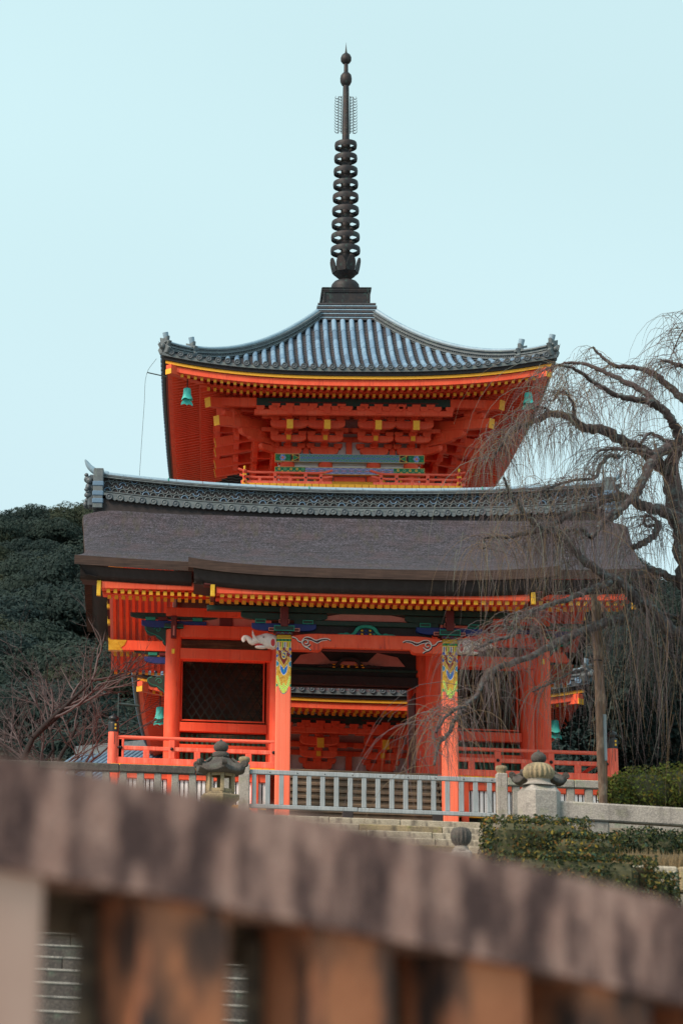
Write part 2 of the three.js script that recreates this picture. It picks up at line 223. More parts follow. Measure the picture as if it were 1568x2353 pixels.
const gMasu = extrude(masuShape(0.26, 0.15), 0.26, 0.008, 3), gArm = extrude(armShape(0.58, 0.2), 0.17, 0.01, 4), gArmLong = extrude(armShape(0.61, 0.24), 0.18, 0.01, 4), gArmBase = extrude(armShape(0.46, 0.26), 0.18, 0.01, 4), gArmEnd = pbox(-0.07, 0.07, -0.085, 0.085, 0, 0.012);

function eaveStrip(z0, z1, y0, y1, up, hw, n = 28) {             // a board along one eave, mitred at the hips and swept up at the corners
  const c = (u) => up * Math.pow(Math.abs(u), 2.7), ring = [];
  for (let i = 0; i <= n; i++) { const u = -1 + 2 * i / n, q = (z, y) => V(u * z, y + c(u * z / hw), z); ring.push([q(z0, y0), q(z1, y0), q(z1, y1), q(z0, y1), q(z0, y0)]); }
  const pos = []; for (let i = 0; i < n; i++) for (let k = 0; k < 4; k++) { const a = ring[i][k], b = ring[i + 1][k], d = ring[i][k + 1], e = ring[i + 1][k + 1]; for (const v of [a, b, d, d, b, e]) pos.push(v.x, v.y, v.z); }
  const g = new THREE.BufferGeometry(); g.setAttribute('position', new THREE.Float32BufferAttribute(pos, 3)); g.computeVertexNormals(); return boxUV(g);
}
function roofOf({ hw, ht, ye, rise, up, rows, detail }) {
  const prof = (t) => 0.30 * t + 0.70 * t * t;
  const pt = (x, t, lift = 0) => { const h = lerp(hw, ht, t), u = clamp(Math.abs(x) / h, 0, 1.02); return V(x, ye + rise * prof(t) + up * Math.pow(u, 2.7) * Math.pow(1 - t, 2.2) + lift, h); };
  const hip = (t, lift = 0) => { const h = lerp(hw, ht, t); return V(h, ye + rise * prof(t) + up * Math.pow(1 - t, 2.2) + lift, h); };
  // pan tiles: stepped courses between the round rows
  const face = () => {
    const N = detail ? 34 : 10, pos = [], cols = rows;
    for (let c = 0; c < cols; c++) { const xa = -hw + (2 * hw) * c / cols, xb = -hw + (2 * hw) * (c + 1) / cols;
      for (let k = 0; k < N; k++) { const t0 = k / N, t1 = (k + 1) / N, h1 = lerp(hw, ht, t1), h0 = lerp(hw, ht, t0); let a = xa, b = xb; if (Math.min(Math.abs(a), Math.abs(b)) > h0) continue; a = clamp(a, -h0, h0); b = clamp(b, -h0, h0);
        const a1 = clamp(a, -h1, h1), b1 = clamp(b, -h1, h1), st = detail ? 0.035 : 0, m = (a + b) / 2, m1 = (a1 + b1) / 2;
        const A = pt(a, t0, st), B = pt(b, t0, st), C = pt(a1, t1), D = pt(b1, t1), E = pt(m, t0, st - 0.045), F = pt(m1, t1, -0.045), A0 = pt(a, t0, -0.01), B0 = pt(b, t0, -0.01), E0 = pt(m, t0, -0.055);
        for (const [p, q, r, s] of [[A, E, F, C], [E, B, D, F], ...(detail ? [[A0, E0, E, A], [E0, B0, B, E]] : [])]) for (const v of [p, q, r, p, r, s]) pos.push(v.x, v.y, v.z); } }
    const g = new THREE.BufferGeometry(); g.setAttribute('position', new THREE.Float32BufferAttribute(pos, 3)); g.computeVertexNormals(); return boxUV(g);
  };
  return { pt, hip, face, prof };
}
const gDisc = merge([new THREE.CylinderGeometry(0.098, 0.098, 0.05, 16).rotateX(Math.PI / 2), new THREE.TorusGeometry(0.078, 0.018, 5, 14).translate(0, 0, 0.026), new THREE.SphereGeometry(0.04, 8, 5).scale(1, 1, 0.4).translate(0, 0, 0.024)]);

function hipRidge(R, parent, s, detail) {                        // s = +1 / -1: right or left front hip; two tiers with end tiles
  const make = (t0, t1, ht, w) => { const P0 = []; for (let k = 0; k <= 26; k++) P0.push(R.hip(lerp(t0, t1, k / 26))); return P0.map((p) => V(p.x * s, p.y, p.z)); };
  const sweepBox = (pts, w, y0, y1) => { const side = V(1, 0, -s).normalize(), pos = [], ring = pts.map((p) => [[-w, y0], [w, y0], [w, y1], [-w, y1], [-w, y0]].map(([a, b]) => p.clone().addScaledVector(side, a).add(V(0, b, 0)))); for (let i = 0; i < pts.length - 1; i++) for (let k = 0; k < 4; k++) for (const v of [ring[i][k], ring[i][k + 1], ring[i + 1][k], ring[i][k + 1], ring[i + 1][k + 1], ring[i + 1][k]]) pos.push(v.x, v.y, v.z); for (const e of [0, pts.length - 1]) for (const k of [0, 1, 2, 0, 2, 3]) { const v = ring[e][k]; pos.push(v.x, v.y, v.z); } const g = new THREE.BufferGeometry(); g.setAttribute('position', new THREE.Float32BufferAttribute(pos, 3)); g.computeVertexNormals(); return boxUV(g); };
  for (const [t0, t1, h] of [[0.03, 0.2, 0.24], [0.19, 1.0, 0.27]]) {
    const pts = make(t0, t1);
    const m = part(parent, 'hip_ridge', merge([sweepBox(pts, 0.13, -0.05, h), sweepBox(pts, 0.19, 0.02, 0.06), sweepBox(pts, 0.19, h * 0.55, h * 0.55 + 0.035), sweepBox(pts, 0.20, h, h + 0.045)]), ridgeTile);
    if (detail) { const sc = []; for (let k = 0; k < pts.length - 1; k++) for (let j = 0; j < 3; j++) for (const e of [-1, 1]) { const q = pts[k].clone().lerp(pts[k + 1], j / 3).add(V(0, h * 0.3, 0)).addScaledVector(V(1, 0, -s).normalize(), e * 0.13); sc.push(mv(new THREE.TorusGeometry(0.06, 0.014, 3, 7, Math.PI), q.x, q.y - 0.02, q.z, 0, s * Math.PI / 4 + (e > 0 ? Math.PI : 0), 0)); } part(m, 'ridge_lattice', merge(sc), ridgeTile); }
    part(m, 'ridge_cap', tube(pts.map((p) => p.clone().add(V(0, h + 0.07, 0))), 0.085, 8), ridgeCap);
    const e = pts[0], d = V(s, 0, 1).normalize(), tip = [0, 0.25, 0.42].map((k, i) => e.clone().addScaledVector(d, k * 0.36 - 0.05).add(V(0, h + 0.06 + [0, 0.14, 0.36][i], 0)));
    part(m, 'ridge_end_tile', tube(tip, [0.09, 0.092, 0.1], 10), ridgeCap);
    const oni = new THREE.Shape(); oni.moveTo(-0.16, -0.12); for (const [x, y] of [[-0.24, 0.02], [-0.17, 0.1], [-0.26, 0.24], [-0.14, 0.27], [-0.16, 0.42], [0, 0.36], [0.16, 0.42], [0.14, 0.27], [0.26, 0.24], [0.17, 0.1], [0.24, 0.02], [0.16, -0.12]]) oni.lineTo(x, y); oni.closePath();
    part(m, 'ogre_tile', merge([mv(extrude(oni, 0.14, 0.025), e.x + s * 0.08, e.y + 0.06, e.z + 0.08, 0, s * Math.PI / 4, 0), mv(new THREE.SphereGeometry(0.11, 8, 6), e.x + s * 0.15, e.y + 0.16, e.z + 0.15), ...[-1, 1].map((k) => mv(new THREE.SphereGeometry(0.05, 6, 5), e.x + s * 0.14 + k * 0.09, e.y + 0.28, e.z + 0.14 - s * k * 0.09)), mv(new THREE.ConeGeometry(0.04, 0.22, 5), e.x + s * 0.24, e.y + 0.2, e.z + 0.24, 0.5, s * Math.PI / 4, 0)]), ridgeTile);
  }
}

const rearDeep = (g) => { const p = g.attributes.position; for (let i = 0; i < p.count; i++) if (p.getZ(i) < 0) p.setZ(i, p.getZ(i) * 1.66); return g; };   // the plan runs deeper towards the rear
function storey({ E, hw, b, cols, drop, ht, rise, rows, up, full, partX }) {
  const ye = E + 0.2, R = roofOf({ hw, ht, ye, rise, up, rows, detail: full });
  const upAt = (x) => up * Math.pow(Math.min(1, Math.abs(x) / hw), 2.7);
  const pan = R.face();
  P('pan_tiles', pan, panTile, { kind: 'stuff' });
  for (const k of [1, 2, 3]) P('pan_tiles', rearDeep(mv(R.face(), 0, 0, 0, 0, k * Math.PI / 2)), panTile, { kind: 'stuff' });
  // round tile rows on the front, tile by tile; the other faces joined
  const halfTube = (pts, r) => { const n = 7, pos = [], idx = []; pts.forEach((p, i) => { const d = pts[Math.min(pts.length - 1, i + 1)].clone().sub(pts[Math.max(0, i - 1)]).normalize(), up2 = V(1, 0, 0).cross(d).normalize(); for (let k = 0; k <= n; k++) { const a = -0.3 + (Math.PI + 0.6) * k / n; const v = p.clone().add(V(Math.cos(a) * r, 0, 0)).addScaledVector(up2, Math.sin(a) * r); pos.push(v.x, v.y, v.z); } }); for (let i = 0; i < pts.length - 1; i++) for (let k = 0; k < n; k++) { const a = i * (n + 1) + k, c = a + n + 1; idx.push(a, c, a + 1, a + 1, c, c + 1); } const g = new THREE.BufferGeometry(); g.setAttribute('position', new THREE.Float32BufferAttribute(pos, 3)); g.setIndex(idx); g.computeVertexNormals(); return boxUV(g); };
  const rowLen = (x) => clamp((hw - Math.abs(x)) / (hw - ht));
  const joined = []; let made = 0;
  for (let c = 0; c <= rows; c++) {
    const x = -hw + 2 * hw * c / rows, tm = Math.min(1, rowLen(x)) - 0.012;
    if (tm > 0.02) {
      const N = Math.max(1, Math.round(tm * 9.5));
      for (let k = 0; k < N; k++) { const t0 = tm * k / N, t1 = tm * (k + 1) / N - 0.002, pts = [0, 0.5, 1].map((f) => R.pt(x, lerp(t0, t1, f), 0.03)); const g = halfTube(pts, 0.088 - 0.004 * (k % 2)); if (full && made < 296) { P('round_tile', g, tileMat[Math.floor(rnd() * 3.3)]); made++; } else joined.push(g); }
    }
    const e = R.pt(x, 0, 0.0), show = full || (x > partX[0] && x < partX[1]);
    if (Math.abs(c - rows / 2) < rows / 2) { if (show) P('eave_end_tile', gDisc, discTile, { p: [e.x, e.y + 0.0, e.z + 0.02] }); else joined.push(mv(gDisc, e.x, e.y, e.z + 0.02)); }
  }
  const side = []; for (let c = 1; c < rows; c++) { const x = -hw + 2 * hw * c / rows, tm = rowLen(x) - 0.012, N = 8, pts = []; if (tm < 0.02) continue; for (let k = 0; k <= N; k++) pts.push(R.pt(x, tm * k / N, 0.03)); side.push(halfTube(pts, 0.088)); const e = R.pt(x, 0, 0); side.push(mv(gDisc, e.x, e.y, e.z + 0.02)); }
  const sideG = merge(side); for (const k of [1, 3]) P('round_tile_rows', rearDeep(mv(sideG, 0, 0, 0, 0, k * Math.PI / 2)), tileMat[1], { kind: 'stuff' });
  if (joined.length) P('round_tile_rows', merge(joined), tileMat[1], { kind: 'stuff' });
  // lip of pan tiles over the eave and the dark batten under it
  for (const k of [0, 1, 3]) {
    const rot = (g) => rearDeep(mv(g, 0, 0, 0, 0, k * Math.PI / 2)), cen = k === 0;
    P('eave_tile_lip', rot(eaveStrip(hw - 0.12, hw + 0.015, E + 0.05, E + 0.16, up, hw)), ridgeTile);
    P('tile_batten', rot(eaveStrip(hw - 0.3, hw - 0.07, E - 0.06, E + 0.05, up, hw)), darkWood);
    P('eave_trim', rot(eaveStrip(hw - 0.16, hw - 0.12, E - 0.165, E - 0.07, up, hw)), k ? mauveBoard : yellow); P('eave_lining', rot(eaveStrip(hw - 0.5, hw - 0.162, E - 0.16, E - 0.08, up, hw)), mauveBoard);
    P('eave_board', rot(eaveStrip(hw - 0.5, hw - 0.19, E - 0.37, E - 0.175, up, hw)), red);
    P('eave_board', rot(eaveStrip(hw - 1.55, hw - 1.22, E - 0.28, E - 0.2, up * 0.7, hw)), red);
    // soffit boards above both tiers of rafters
    const rowsS = []; for (const [z, y, f] of [[hw - 0.3, E - 0.2, 1], [hw - 1.3, E + 0.02, 0.75], [hw - 1.32, E - 0.16, 0.72], [b, E - 0.16 + 0.2 * (hw - 1.32 - b), 0.2]]) { const r = []; for (let i = 0; i <= 28; i++) { const u = -1 + i / 14; r.push(V(u * z, y + upAt(u * z) * f, z)); } rowsS.push(r); }
    P('soffit', rot(quadMesh(rowsS)), red);
  }
  // rafters: two tiers
  const n = Math.round(2 * (hw - 0.45) / 0.214), pitch = 2 * (hw - 0.45) / n, loose = [], looseCap = [], gCap = pbox(-0.047, 0.047, -0.057, 0.057, 0, 0.008);
  for (const [tier, z0, y0, h, w, sl] of [['flying_rafter', hw - 0.33, E - 0.41, 0.11, 0.09, 0.2], ['base_rafter', hw - 1.27, E - 0.37, 0.125, 0.095, 0.2]]) {
    for (let i = 0; i <= n; i++) {
      const x = -(hw - 0.45) + i * pitch; if (Math.abs(x) > z0 - 0.1) continue;
      const back = tier === 'flying_rafter' ? Math.max(z0 - 1.15, Math.abs(x)) : Math.max(b, Math.abs(x) - 0.05), L = (z0 - back) * 1.02; if (L < 0.08) continue;
      const f = tier === 'flying_rafter' ? 1 : 0.75, y = y0 + upAt(x) * f, ang = Math.atan(sl), geo = pbox(-w / 2, w / 2, -h / 2, h / 2, -L, 0);
      if (full || (x > partX[0] && x < partX[1])) { const r = P(tier, geo, red, { p: [x, y, z0], r: [ang, 0, 0] }); part(r, 'rafter_end', gCap, yellow); }
      else { loose.push(mv(geo, x, y, z0, ang)); looseCap.push(mv(gCap, x, y, z0, ang)); }
      for (const k of [1, 3]) { loose.push(mv(mv(geo, x, y, z0, ang), 0, 0, 0, 0, k * Math.PI / 2)); }
    }
  }
  P('side_rafters', rearDeep(merge(loose)), red, { kind: 'stuff' }); if (looseCap.length) P('side_rafter_ends', merge(looseCap), yellow, { kind: 'stuff' });
  // hip rafters under the corners
  for (const s of [-1, 1]) for (const zs of [1, -1]) { const a = V(s * (hw - 0.22), E - 0.40 + up, zs * (hw - 0.08) * (zs < 0 ? 1.66 : 1)), c = V(s * b, E + 0.15, zs * b), L = a.distanceTo(c), m = P('hip_rafter', bx(-0.12, 0.12, -0.17, 0.15, 0, L), red); m.position.copy(a); m.lookAt(pagoda.localToWorld(c.clone())); part(m, 'rafter_end', pbox(-0.122, 0.122, -0.172, 0.0, -0.012, 0.02), yellow); }
  // purlin ring on the brackets
  const zp = hw - 1.9, yp = E - 0.60;
  for (const k of [0, 1, 3]) for (const [x0, x1, m] of k ? [[-zp + 0.1, zp - 0.1, red]] : [[-zp - 0.1, -zp + 1.22, red], [-zp + 1.222, zp - 1.222, darkGreen], [zp - 1.22, zp + 0.1, red]]) P('eave_purlin', mv(bx(x0, x1, yp, yp + 0.29, zp - 0.12, zp + 0.1), 0, 0, 0, 0, k * Math.PI / 2), m);
  P('purlin_stripe', pbox(-zp + 1.6, -0.25, yp + 0.11, yp + 0.15, zp + 0.095, zp + 0.106), maroon); P('purlin_stripe', pbox(0.25, zp - 1.6, yp + 0.11, yp + 0.15, zp + 0.095, zp + 0.106), maroon);
  // bracket sets
  const yb = E - drop, span = yp - yb, step = (zp - b) / 3;
  const levels = [0, 1, 2, 3].map((k) => ({ z: b + 0.05 + step * k, y: yb + 0.02 + (span - 0.24) * (k / 3) * 0.96 }));
  const complex = (x, put) => {
    levels.forEach((l, k) => {
      put('bracket_arm', k === 0 ? gArmBase : k % 2 ? gArm : gArmLong, x, l.y, l.z);
      for (const d of [-0.46, 0, 0.46]) put('bearing_block', gMasu, x + d, l.y + (k % 2 ? 0.2 : 0.24) - 0.02, l.z);
      if (k) { const L = step + 0.2; put('bracket_arm', pbox(-0.085, 0.085, -0.1, 0.1, -L / 2, L / 2), x, l.y + 0.1, l.z - step / 2 + 0.05); }
    });
    for (const k of [1, 2]) put('tie_rail', pbox(-0.9, 0.9, -0.07, 0.07, -0.06, 0.06), x, levels[k].y + 0.4, levels[k].z);
  };
  const gTail = bx(-0.1, 0.1, -0.15, 0.15, -2.0, 0), gTailCap = pbox(-0.103, 0.103, -0.153, 0.153, 0, 0.02);
  for (const x of cols) { complex(x, (nm, g, X, Y, Z) => P(nm, g, red, { p: [X, Y, Z] })); for (const k of [1, 2]) P('arm_end', gArmEnd, yellow, { p: [x, levels[k].y + 0.1, levels[k].z + 0.16] }); const t = P('tail_rafter', gTail, red, { p: [x, yp - 0.62, zp + 0.12], r: [0.2, 0, 0] }); part(t, 'rafter_end', gTailCap, yellow); }
  for (const k of [1, 3]) { for (const x of cols) { const list = []; complex(x, (nm, g, X, Y, Z) => list.push(mv(g, X, Y, Z))); P('bracket_set', mv(merge(list), 0, 0, 0, 0, k * Math.PI / 2), red); const t = P('tail_rafter', mv(gTail, 0, 0, 0), red); t.position.set(...V(x, yp - 0.62, zp + 0.12).applyAxisAngle(V(0, 1, 0), k * Math.PI / 2).toArray()); t.rotation.set(0.2, k * Math.PI / 2, 0, 'YXZ'); part(t, 'rafter_end', gTailCap, yellow); } }
  for (const s of [-1, 1]) for (const [q, dy, L] of [[0.55, 0.12, 2.6], [0.12, -0.42, 2.3]]) { const t = P('corner_tail_rafter', bx(-0.12, 0.12, -0.16, 0.16, -L, 0), red, { p: [s * (zp + q * 0.7), yp - 0.1 + dy, zp + q * 0.7] }); t.rotation.set(0.14, s * Math.PI / 4, 0, 'YXZ'); part(t, 'rafter_end', pbox(-0.123, 0.123, -0.163, 0.163, 0, 0.02), yellow); for (const f of [0.5]) P('corner_bracket', mv(gArmLong, s * (zp - 0.6) * 0.86, yp - 0.5 + dy * 0.6, (zp - 0.6) * 0.86, 0, s * Math.PI / 4 + 1.5708, 0), red); }
  for (const s of [-1, 1]) { const list = []; for (let k = 0; k < 4; k++) { const z = b + 0.15 + k * 0.42; list.push(mv(gArm, s * z, yb + 0.05 + k * 0.26, z, 0, s * Math.PI / 4 + Math.PI / 2), mv(gMasu, s * z, yb + 0.24 + k * 0.26, z, 0, Math.PI / 4)); } P('corner_bracket', merge(list), red); P('corner_strut', bx(s * (zp - 0.42) - 0.09, s * (zp - 0.42) + 0.09, yp - 0.55, yp + 0.05, zp - 0.5, zp - 0.32), red); }
  P('outer_bracket_beam', bx(-zp + 1.15, zp - 1.15, levels[3].y - 0.04, levels[3].y + 0.13, levels[3].z - 0.07, levels[3].z + 0.095), red); for (let x = -zp + 1.35; x < zp - 1.2; x += 0.41) P('bearing_block', gMasu, red, { p: [x, levels[3].y + 0.1, levels[3].z] });
  // plaster wall behind the brackets
  for (const k of [0, 1, 2, 3]) P('upper_wall', mv(pbox(-b + 0.04, b - 0.04, yb - 0.3, E + 0.35, b - 0.16, b - 0.06), 0, 0, 0, 0, k * Math.PI / 2), k ? red : plaster);
  P('bracket_rail', bx(-b - 0.2, b + 0.2, yb + 0.5, yb + 0.66, b - 0.06, b + 0.06), red); P('bracket_rail', bx(-b - 0.2, b + 0.2, yb + 0.80, yb + 0.95, b - 0.06, b + 0.06), red);
  for (let k = 0; k < cols.length - 1; k++) P('strut_post', bx((cols[k] + cols[k + 1]) / 2 - 0.1, (cols[k] + cols[k + 1]) / 2 + 0.1, yb, yb + 0.5, b - 0.05, b + 0.04), red);
  return { R, zp, yp, yb, upAt };
}

// third storey
const top = storey({ E: 15.70, hw: 6.27, b: 2.42, cols: [-2.05, -0.83, 0.83, 2.05], drop: 1.74, ht: 1.02, rise: 3.4, rows: 41, up: 0.52, full: true });
for (const s of [-1, 1]) hipRidge(top.R, pagoda, s, true);
{
  const b = 2.42;
  P('head_beam', frontUV(pbox(-b - 0.06, b + 0.06, 13.70, 13.97, b + 0.02, b + 0.2)), printA);
  P('lower_beam', frontUV(pbox(-b - 0.06, b + 0.06, 13.25, 13.50, b + 0.03, b + 0.24)), printB);
  for (const x of [-2.05, -0.78, 0.82, 2.05]) P('column', cyl(0.24, 0.24, 12.6, 13.72, 18).translate(x, 0, b - 0.06), red);
  for (const k of [0, 1, 3]) P('wall', mv(pbox(-b + 0.06, b - 0.06, 12.6, 13.68, b - 0.2, b - 0.12), 0, 0, 0, 0, k * Math.PI / 2), k ? red : whitePaint);
  for (const x of [-1.42, 1.44]) { P('window_panel', pbox(x - 0.5, x + 0.5, 12.62, 13.24, b - 0.12, b - 0.08), red); for (let k = 0; k < 6; k++) P('window_slat', pbox(x - 0.2 + k * 0.08, x - 0.15 + k * 0.08, 12.66, 13.2, b - 0.08, b - 0.02), greenBar); for (const s of [-1, 1]) { P('window_post', pbox(x + s * 0.28 - 0.035, x + s * 0.28 + 0.035, 12.62, 13.24, b - 0.08, b), yellow); P('white_panel', pbox(x + s * 0.42 - 0.08, x + s * 0.42 + 0.08, 12.66, 12.95, b - 0.08, b - 0.05), whitePaint); } }
  P('door', bx(-0.5, 0.55, 12.6, 13.24, b - 0.1, b), red); P('sill_beam', bx(-0.75, 0.8, 12.86, 13.0, b + 0.02, b + 0.3, 0.03), yellow); for (const x of [-0.82, 0.87]) P('sill_post', bx(x - 0.07, x + 0.07, 12.6, 12.98, b + 0.05, b + 0.25), yellow);
  // balcony
  const h = 3.60, z = h;
  P('balcony_floor', pbox(-h, h, 12.54, 12.64, -h, h - 0.04), red); P('balcony_beam', bx(-h + 0.1, h - 0.1, 12.3, 12.53, h - 0.4, h - 0.2), red);
  const np = 31; for (let i = 0; i < np; i++) { const x0 = -h + i * 2 * h / np; P('floor_plank_end', bx(x0 + 0.008, x0 + 2 * h / np - 0.008, 12.525, 12.655, h - 0.035, h + 0.07, 0.006), yellow); }
  const rail = (x0, x1, y, t, lift0, lift1) => { const pts = []; for (let k = 0; k <= 12; k++) { const f = k / 12, a = Math.max(0, 1 - f * 6), c = Math.max(0, f * 6 - 5); pts.push(V(lerp(x0, x1, f), y + lift0 * a * a + lift1 * c * c, z - 0.06)); } return tube(pts, t, 7); };
  for (const [x0, x1, l0, l1] of [[-h - 0.12, -0.6, 1, 1], [0.62, h + 0.12, 1, 1]]) {
    P('handrail', rail(x0, x1, 13.05, 0.042, 0.12, 0.1), redWorn); P('mid_rail', rail(x0 + 0.05, x1, 12.88, 0.045, 0.08, 0.05), redWorn); P('bottom_rail', bx(x0 + 0.1, x1 - 0.02, 12.66, 12.76, z - 0.12, z), redWorn);
    const m = 5; for (let k = 0; k <= m; k++) { const x = x0 < 0 ? lerp(-h + 0.1, -0.98, k / m) : lerp(0.98, h - 0.1, k / m), full = x0 < 0 ? k % 2 === 0 || k === m : k % 2 === 1 || k === 0; if (full && (x0 < 0 ? k : m - k)) { P('baluster', bx(x - 0.055, x + 0.055, 12.74, 13.02, z - 0.11, z + 0.0), redWorn); P('nail_cover', new THREE.SphereGeometry(0.03, 8, 6).translate(x, 12.885, z - 0.0), black); } else P('baluster', bx(x - 0.05, x + 0.05, 12.74, 12.86, z - 0.1, z - 0.01), redWorn); }
  }
  for (const s of [-1, 1]) { const x = s * (h - 0.1); P('corner_post', bx(x - 0.06, x + 0.06, 12.66, 13.14, z - 0.12, z + 0.01), redWorn); P('post_fitting', bx(x - 0.07, x + 0.07, 12.92, 13.0, z - 0.13, z + 0.02), gold); P('post_fitting', bx(x - 0.07, x + 0.07, 12.66, 12.8, z - 0.13, z + 0.02), gold); P('post_finial', lathe([[0, 0.16], [0.03, 0.14], [0.045, 0.1], [0.03, 0.04], [0.05, 0.0]], 10).translate(x, 13.14, z - 0.06), gold); for (const [y, t] of [[13.05, 0.042], [12.88, 0.045], [12.71, 0.05]]) P('side_rail', tube([V(x, y, z + 0.15), V(x, y, 0), V(x, y, -h)], t, 6), redWorn); }
  // core of the lower storeys, out of sight behind the gate roof
  P('middle_storey', pbox(-2.7, 2.7, 5.0, 12.6, -2.7, 2.35), red);
}
// spire
{
  const S = (n, g, m = bronze) => P(n, boxUV(g.index ? g.toNonIndexed() : g), m);
  // stacked course tiles at the roof apex
  for (let k = 0; k < 9; k++) { const w = 1.13 - k * 0.016 + (k % 2) * 0.02; P('course_tile', pbox(-w, w, 19.28 + k * 0.077, 19.28 + k * 0.077 + (k % 2 ? 0.035 : 0.06), -w, w), k % 2 ? ridgeCap : panTile); }
  P('course_core', pbox(-0.98, 0.98, 19.1, 19.96, -0.98, 0.98), darkWood);
  P('spire_box', bx(-0.80, 0.80, 19.98, 20.45, -0.8, 0.8, 0.02), bronze);
  for (const [x0, x1, y0, y1] of [[-0.82, 0.82, 19.97, 20.03], [-0.82, 0.82, 20.41, 20.47], [-0.82, -0.74, 20.03, 20.41], [0.74, 0.82, 20.03, 20.41]]) P('box_moulding', bx(x0, x1, y0, y1, 0.79, 0.83, 0.01), bronze);
  const lid = new THREE.Shape(); lid.moveTo(-0.8, 0); lid.lineTo(0.8, 0); lid.quadraticCurveTo(0.85, 0.04, 0.87, 0.12); lid.lineTo(0.8, 0.05); lid.lineTo(-0.8, 0.05); lid.lineTo(-0.87, 0.12); lid.quadraticCurveTo(-0.85, 0.04, -0.8, 0); for (const k of [0, 1]) P('box_lid', mv(extrude(lid, 1.7, 0), 0, 20.47, 0, 0, k * Math.PI / 2), bronze);
  S('spire_dome', lathe([[0.5, 20.45], [0.51, 20.84], [0.48, 20.98], [0.40, 21.08], [0.26, 21.14], [0, 21.15]], 28));
  S('lotus_cup', lathe([[0.18, 21.14], [0.2, 21.2], [0.34, 21.32], [0.45, 21.46], [0.40, 21.47], [0.3, 21.36], [0.12, 21.3]], 24));
  const petal = new THREE.Shape(); petal.moveTo(-0.15, 0); petal.quadraticCurveTo(-0.21, 0.3, -0.1, 0.48); petal.quadraticCurveTo(0, 0.58, 0.1, 0.48); petal.quadraticCurveTo(0.21, 0.3, 0.15, 0); petal.closePath(); const hole = new THREE.Path(); hole.absellipse(0, 0.3, 0.06, 0.1, 0, 7); petal.holes.push(hole);
  for (let k = 0; k < 8; k++) { const a = (k + 0.5) / 8 * Math.PI * 2, m = P('lotus_petal', extrude(petal, 0.03, 0, 8), bronze, { p: [Math.sin(a) * 0.42, 21.42, Math.cos(a) * 0.42] }); m.rotation.set(0.22, a, 0, 'YXZ'); }
  S('spire_shaft', lathe([[0.14, 21.2], [0.14, 24], [0.13, 26.5], [0.13, 27], [0.11, 28.6], [0.085, 29], [0.07, 29.8]], 18));
  for (let k = 0; k < 9; k++) {
    const y = 22.28 + k * 0.508, r = 0.515 - k * 0.0158, m = S('spire_ring', lathe([[r, y - 0.1], [r + 0.015, y], [r, y + 0.1], [r - 0.032, y + 0.092], [r - 0.026, y], [r - 0.032, y - 0.092], [r, y - 0.1]], 32));
    const sp = []; for (let q = 0; q < 4; q++) sp.push(mv(new THREE.BoxGeometry(r - 0.04, 0.045, 0.03), Math.cos(q * 1.5708 + 0.7) * r / 2, y, -Math.sin(q * 1.5708 + 0.7) * r / 2, 0, q * 1.5708 + 0.7, 0)); part(m, 'ring_spoke', merge(sp), bronze); part(m, 'ring_hub', boxUV(lathe([[0.13, y - 0.13], [0.165, y - 0.1], [0.165, y + 0.08], [0.13, y + 0.11]], 16)), bronze);
  }
  for (let q = 0; q < 4; q++) {
    const a = q * Math.PI / 2 + 0.08, list = []; list.push(tube([V(0.155, 26.82, 0), V(0.155, 28.3, 0)], 0.016, 5), tube([V(0.27, 26.82, 0), V(0.265, 28.28, 0)], 0.014, 5));
    for (let k = 0; k < 13; k++) { const y = 26.84 + k * 0.112; list.push(tube([V(0.27, y + 0.02, 0), V(0.33, y - 0.01, 0), V(0.39, y + 0.04, 0), V(0.415 - Math.max(0, k - 9) * 0.02, y + 0.12, 0)], [0.018, 0.016, 0.012, 0.004], 5)); const sp = []; for (let j = 0; j <= 8; j++) { const t = j / 8 * 4.6; sp.push(V(0.21 + Math.cos(t) * (0.045 - j * 0.003), y + 0.055 + Math.sin(t) * (0.045 - j * 0.003), 0)); } list.push(tube(sp, 0.011, 4)); }
    P('spire_flame_fin', mv(merge(list), 0, 0, 0, 0, a, 0), bronze);
  }
  S('dragon_ball', lathe([[0.07, 28.68], [0.15, 28.74], [0.205, 28.86], [0.21, 29.0], [0.19, 29.12], [0.12, 29.21], [0.07, 29.23]], 24));
  S('sacred_jewel', lathe([[0.06, 29.58], [0.13, 29.61], [0.19, 29.7], [0.195, 29.82], [0.15, 29.93], [0.07, 30.0], [0.04, 30.03], [0.02, 30.2], [0.0, 30.45]], 24));
}
// second roof: hidden from here behind the gate's bark roof
// first storey, seen through the gate and beside it
const low = storey({ E: 5.02, hw: 6.92, b: 3.0, cols: [-3.0, -1.02, 1.0, 3.0], drop: 1.85, ht: 3.0, rise: 2.6, rows: 45, up: 0.55, full: false, partX: [-2.4, 2.6] });
for (const s of [-1, 1]) hipRidge(low.R, pagoda, s, false);
{
  const b = 3.0;
  P('head_beam', frontUV(pbox(-b - 0.1, b + 0.1, 2.86, 3.17, b + 0.02, b + 0.22)), printC);
  for (const x of [-3.0, -1.02, 1.0, 3.0]) P('column', cyl(0.27, 0.27, -0.4, 2.9, 18).translate(x, 0, b - 0.08), red);
  for (const k of [0, 1, 3]) P('wall', mv(pbox(-b + 0.06, b - 0.06, -0.4, 2.9, b - 0.25, b - 0.16), 0, 0, 0, 0, k * Math.PI / 2), red);
  P('stone_base', bx(-4.2, 4.2, -0.46, -0.2, -4.2, 4.2, 0.03), stoneGrey);
}
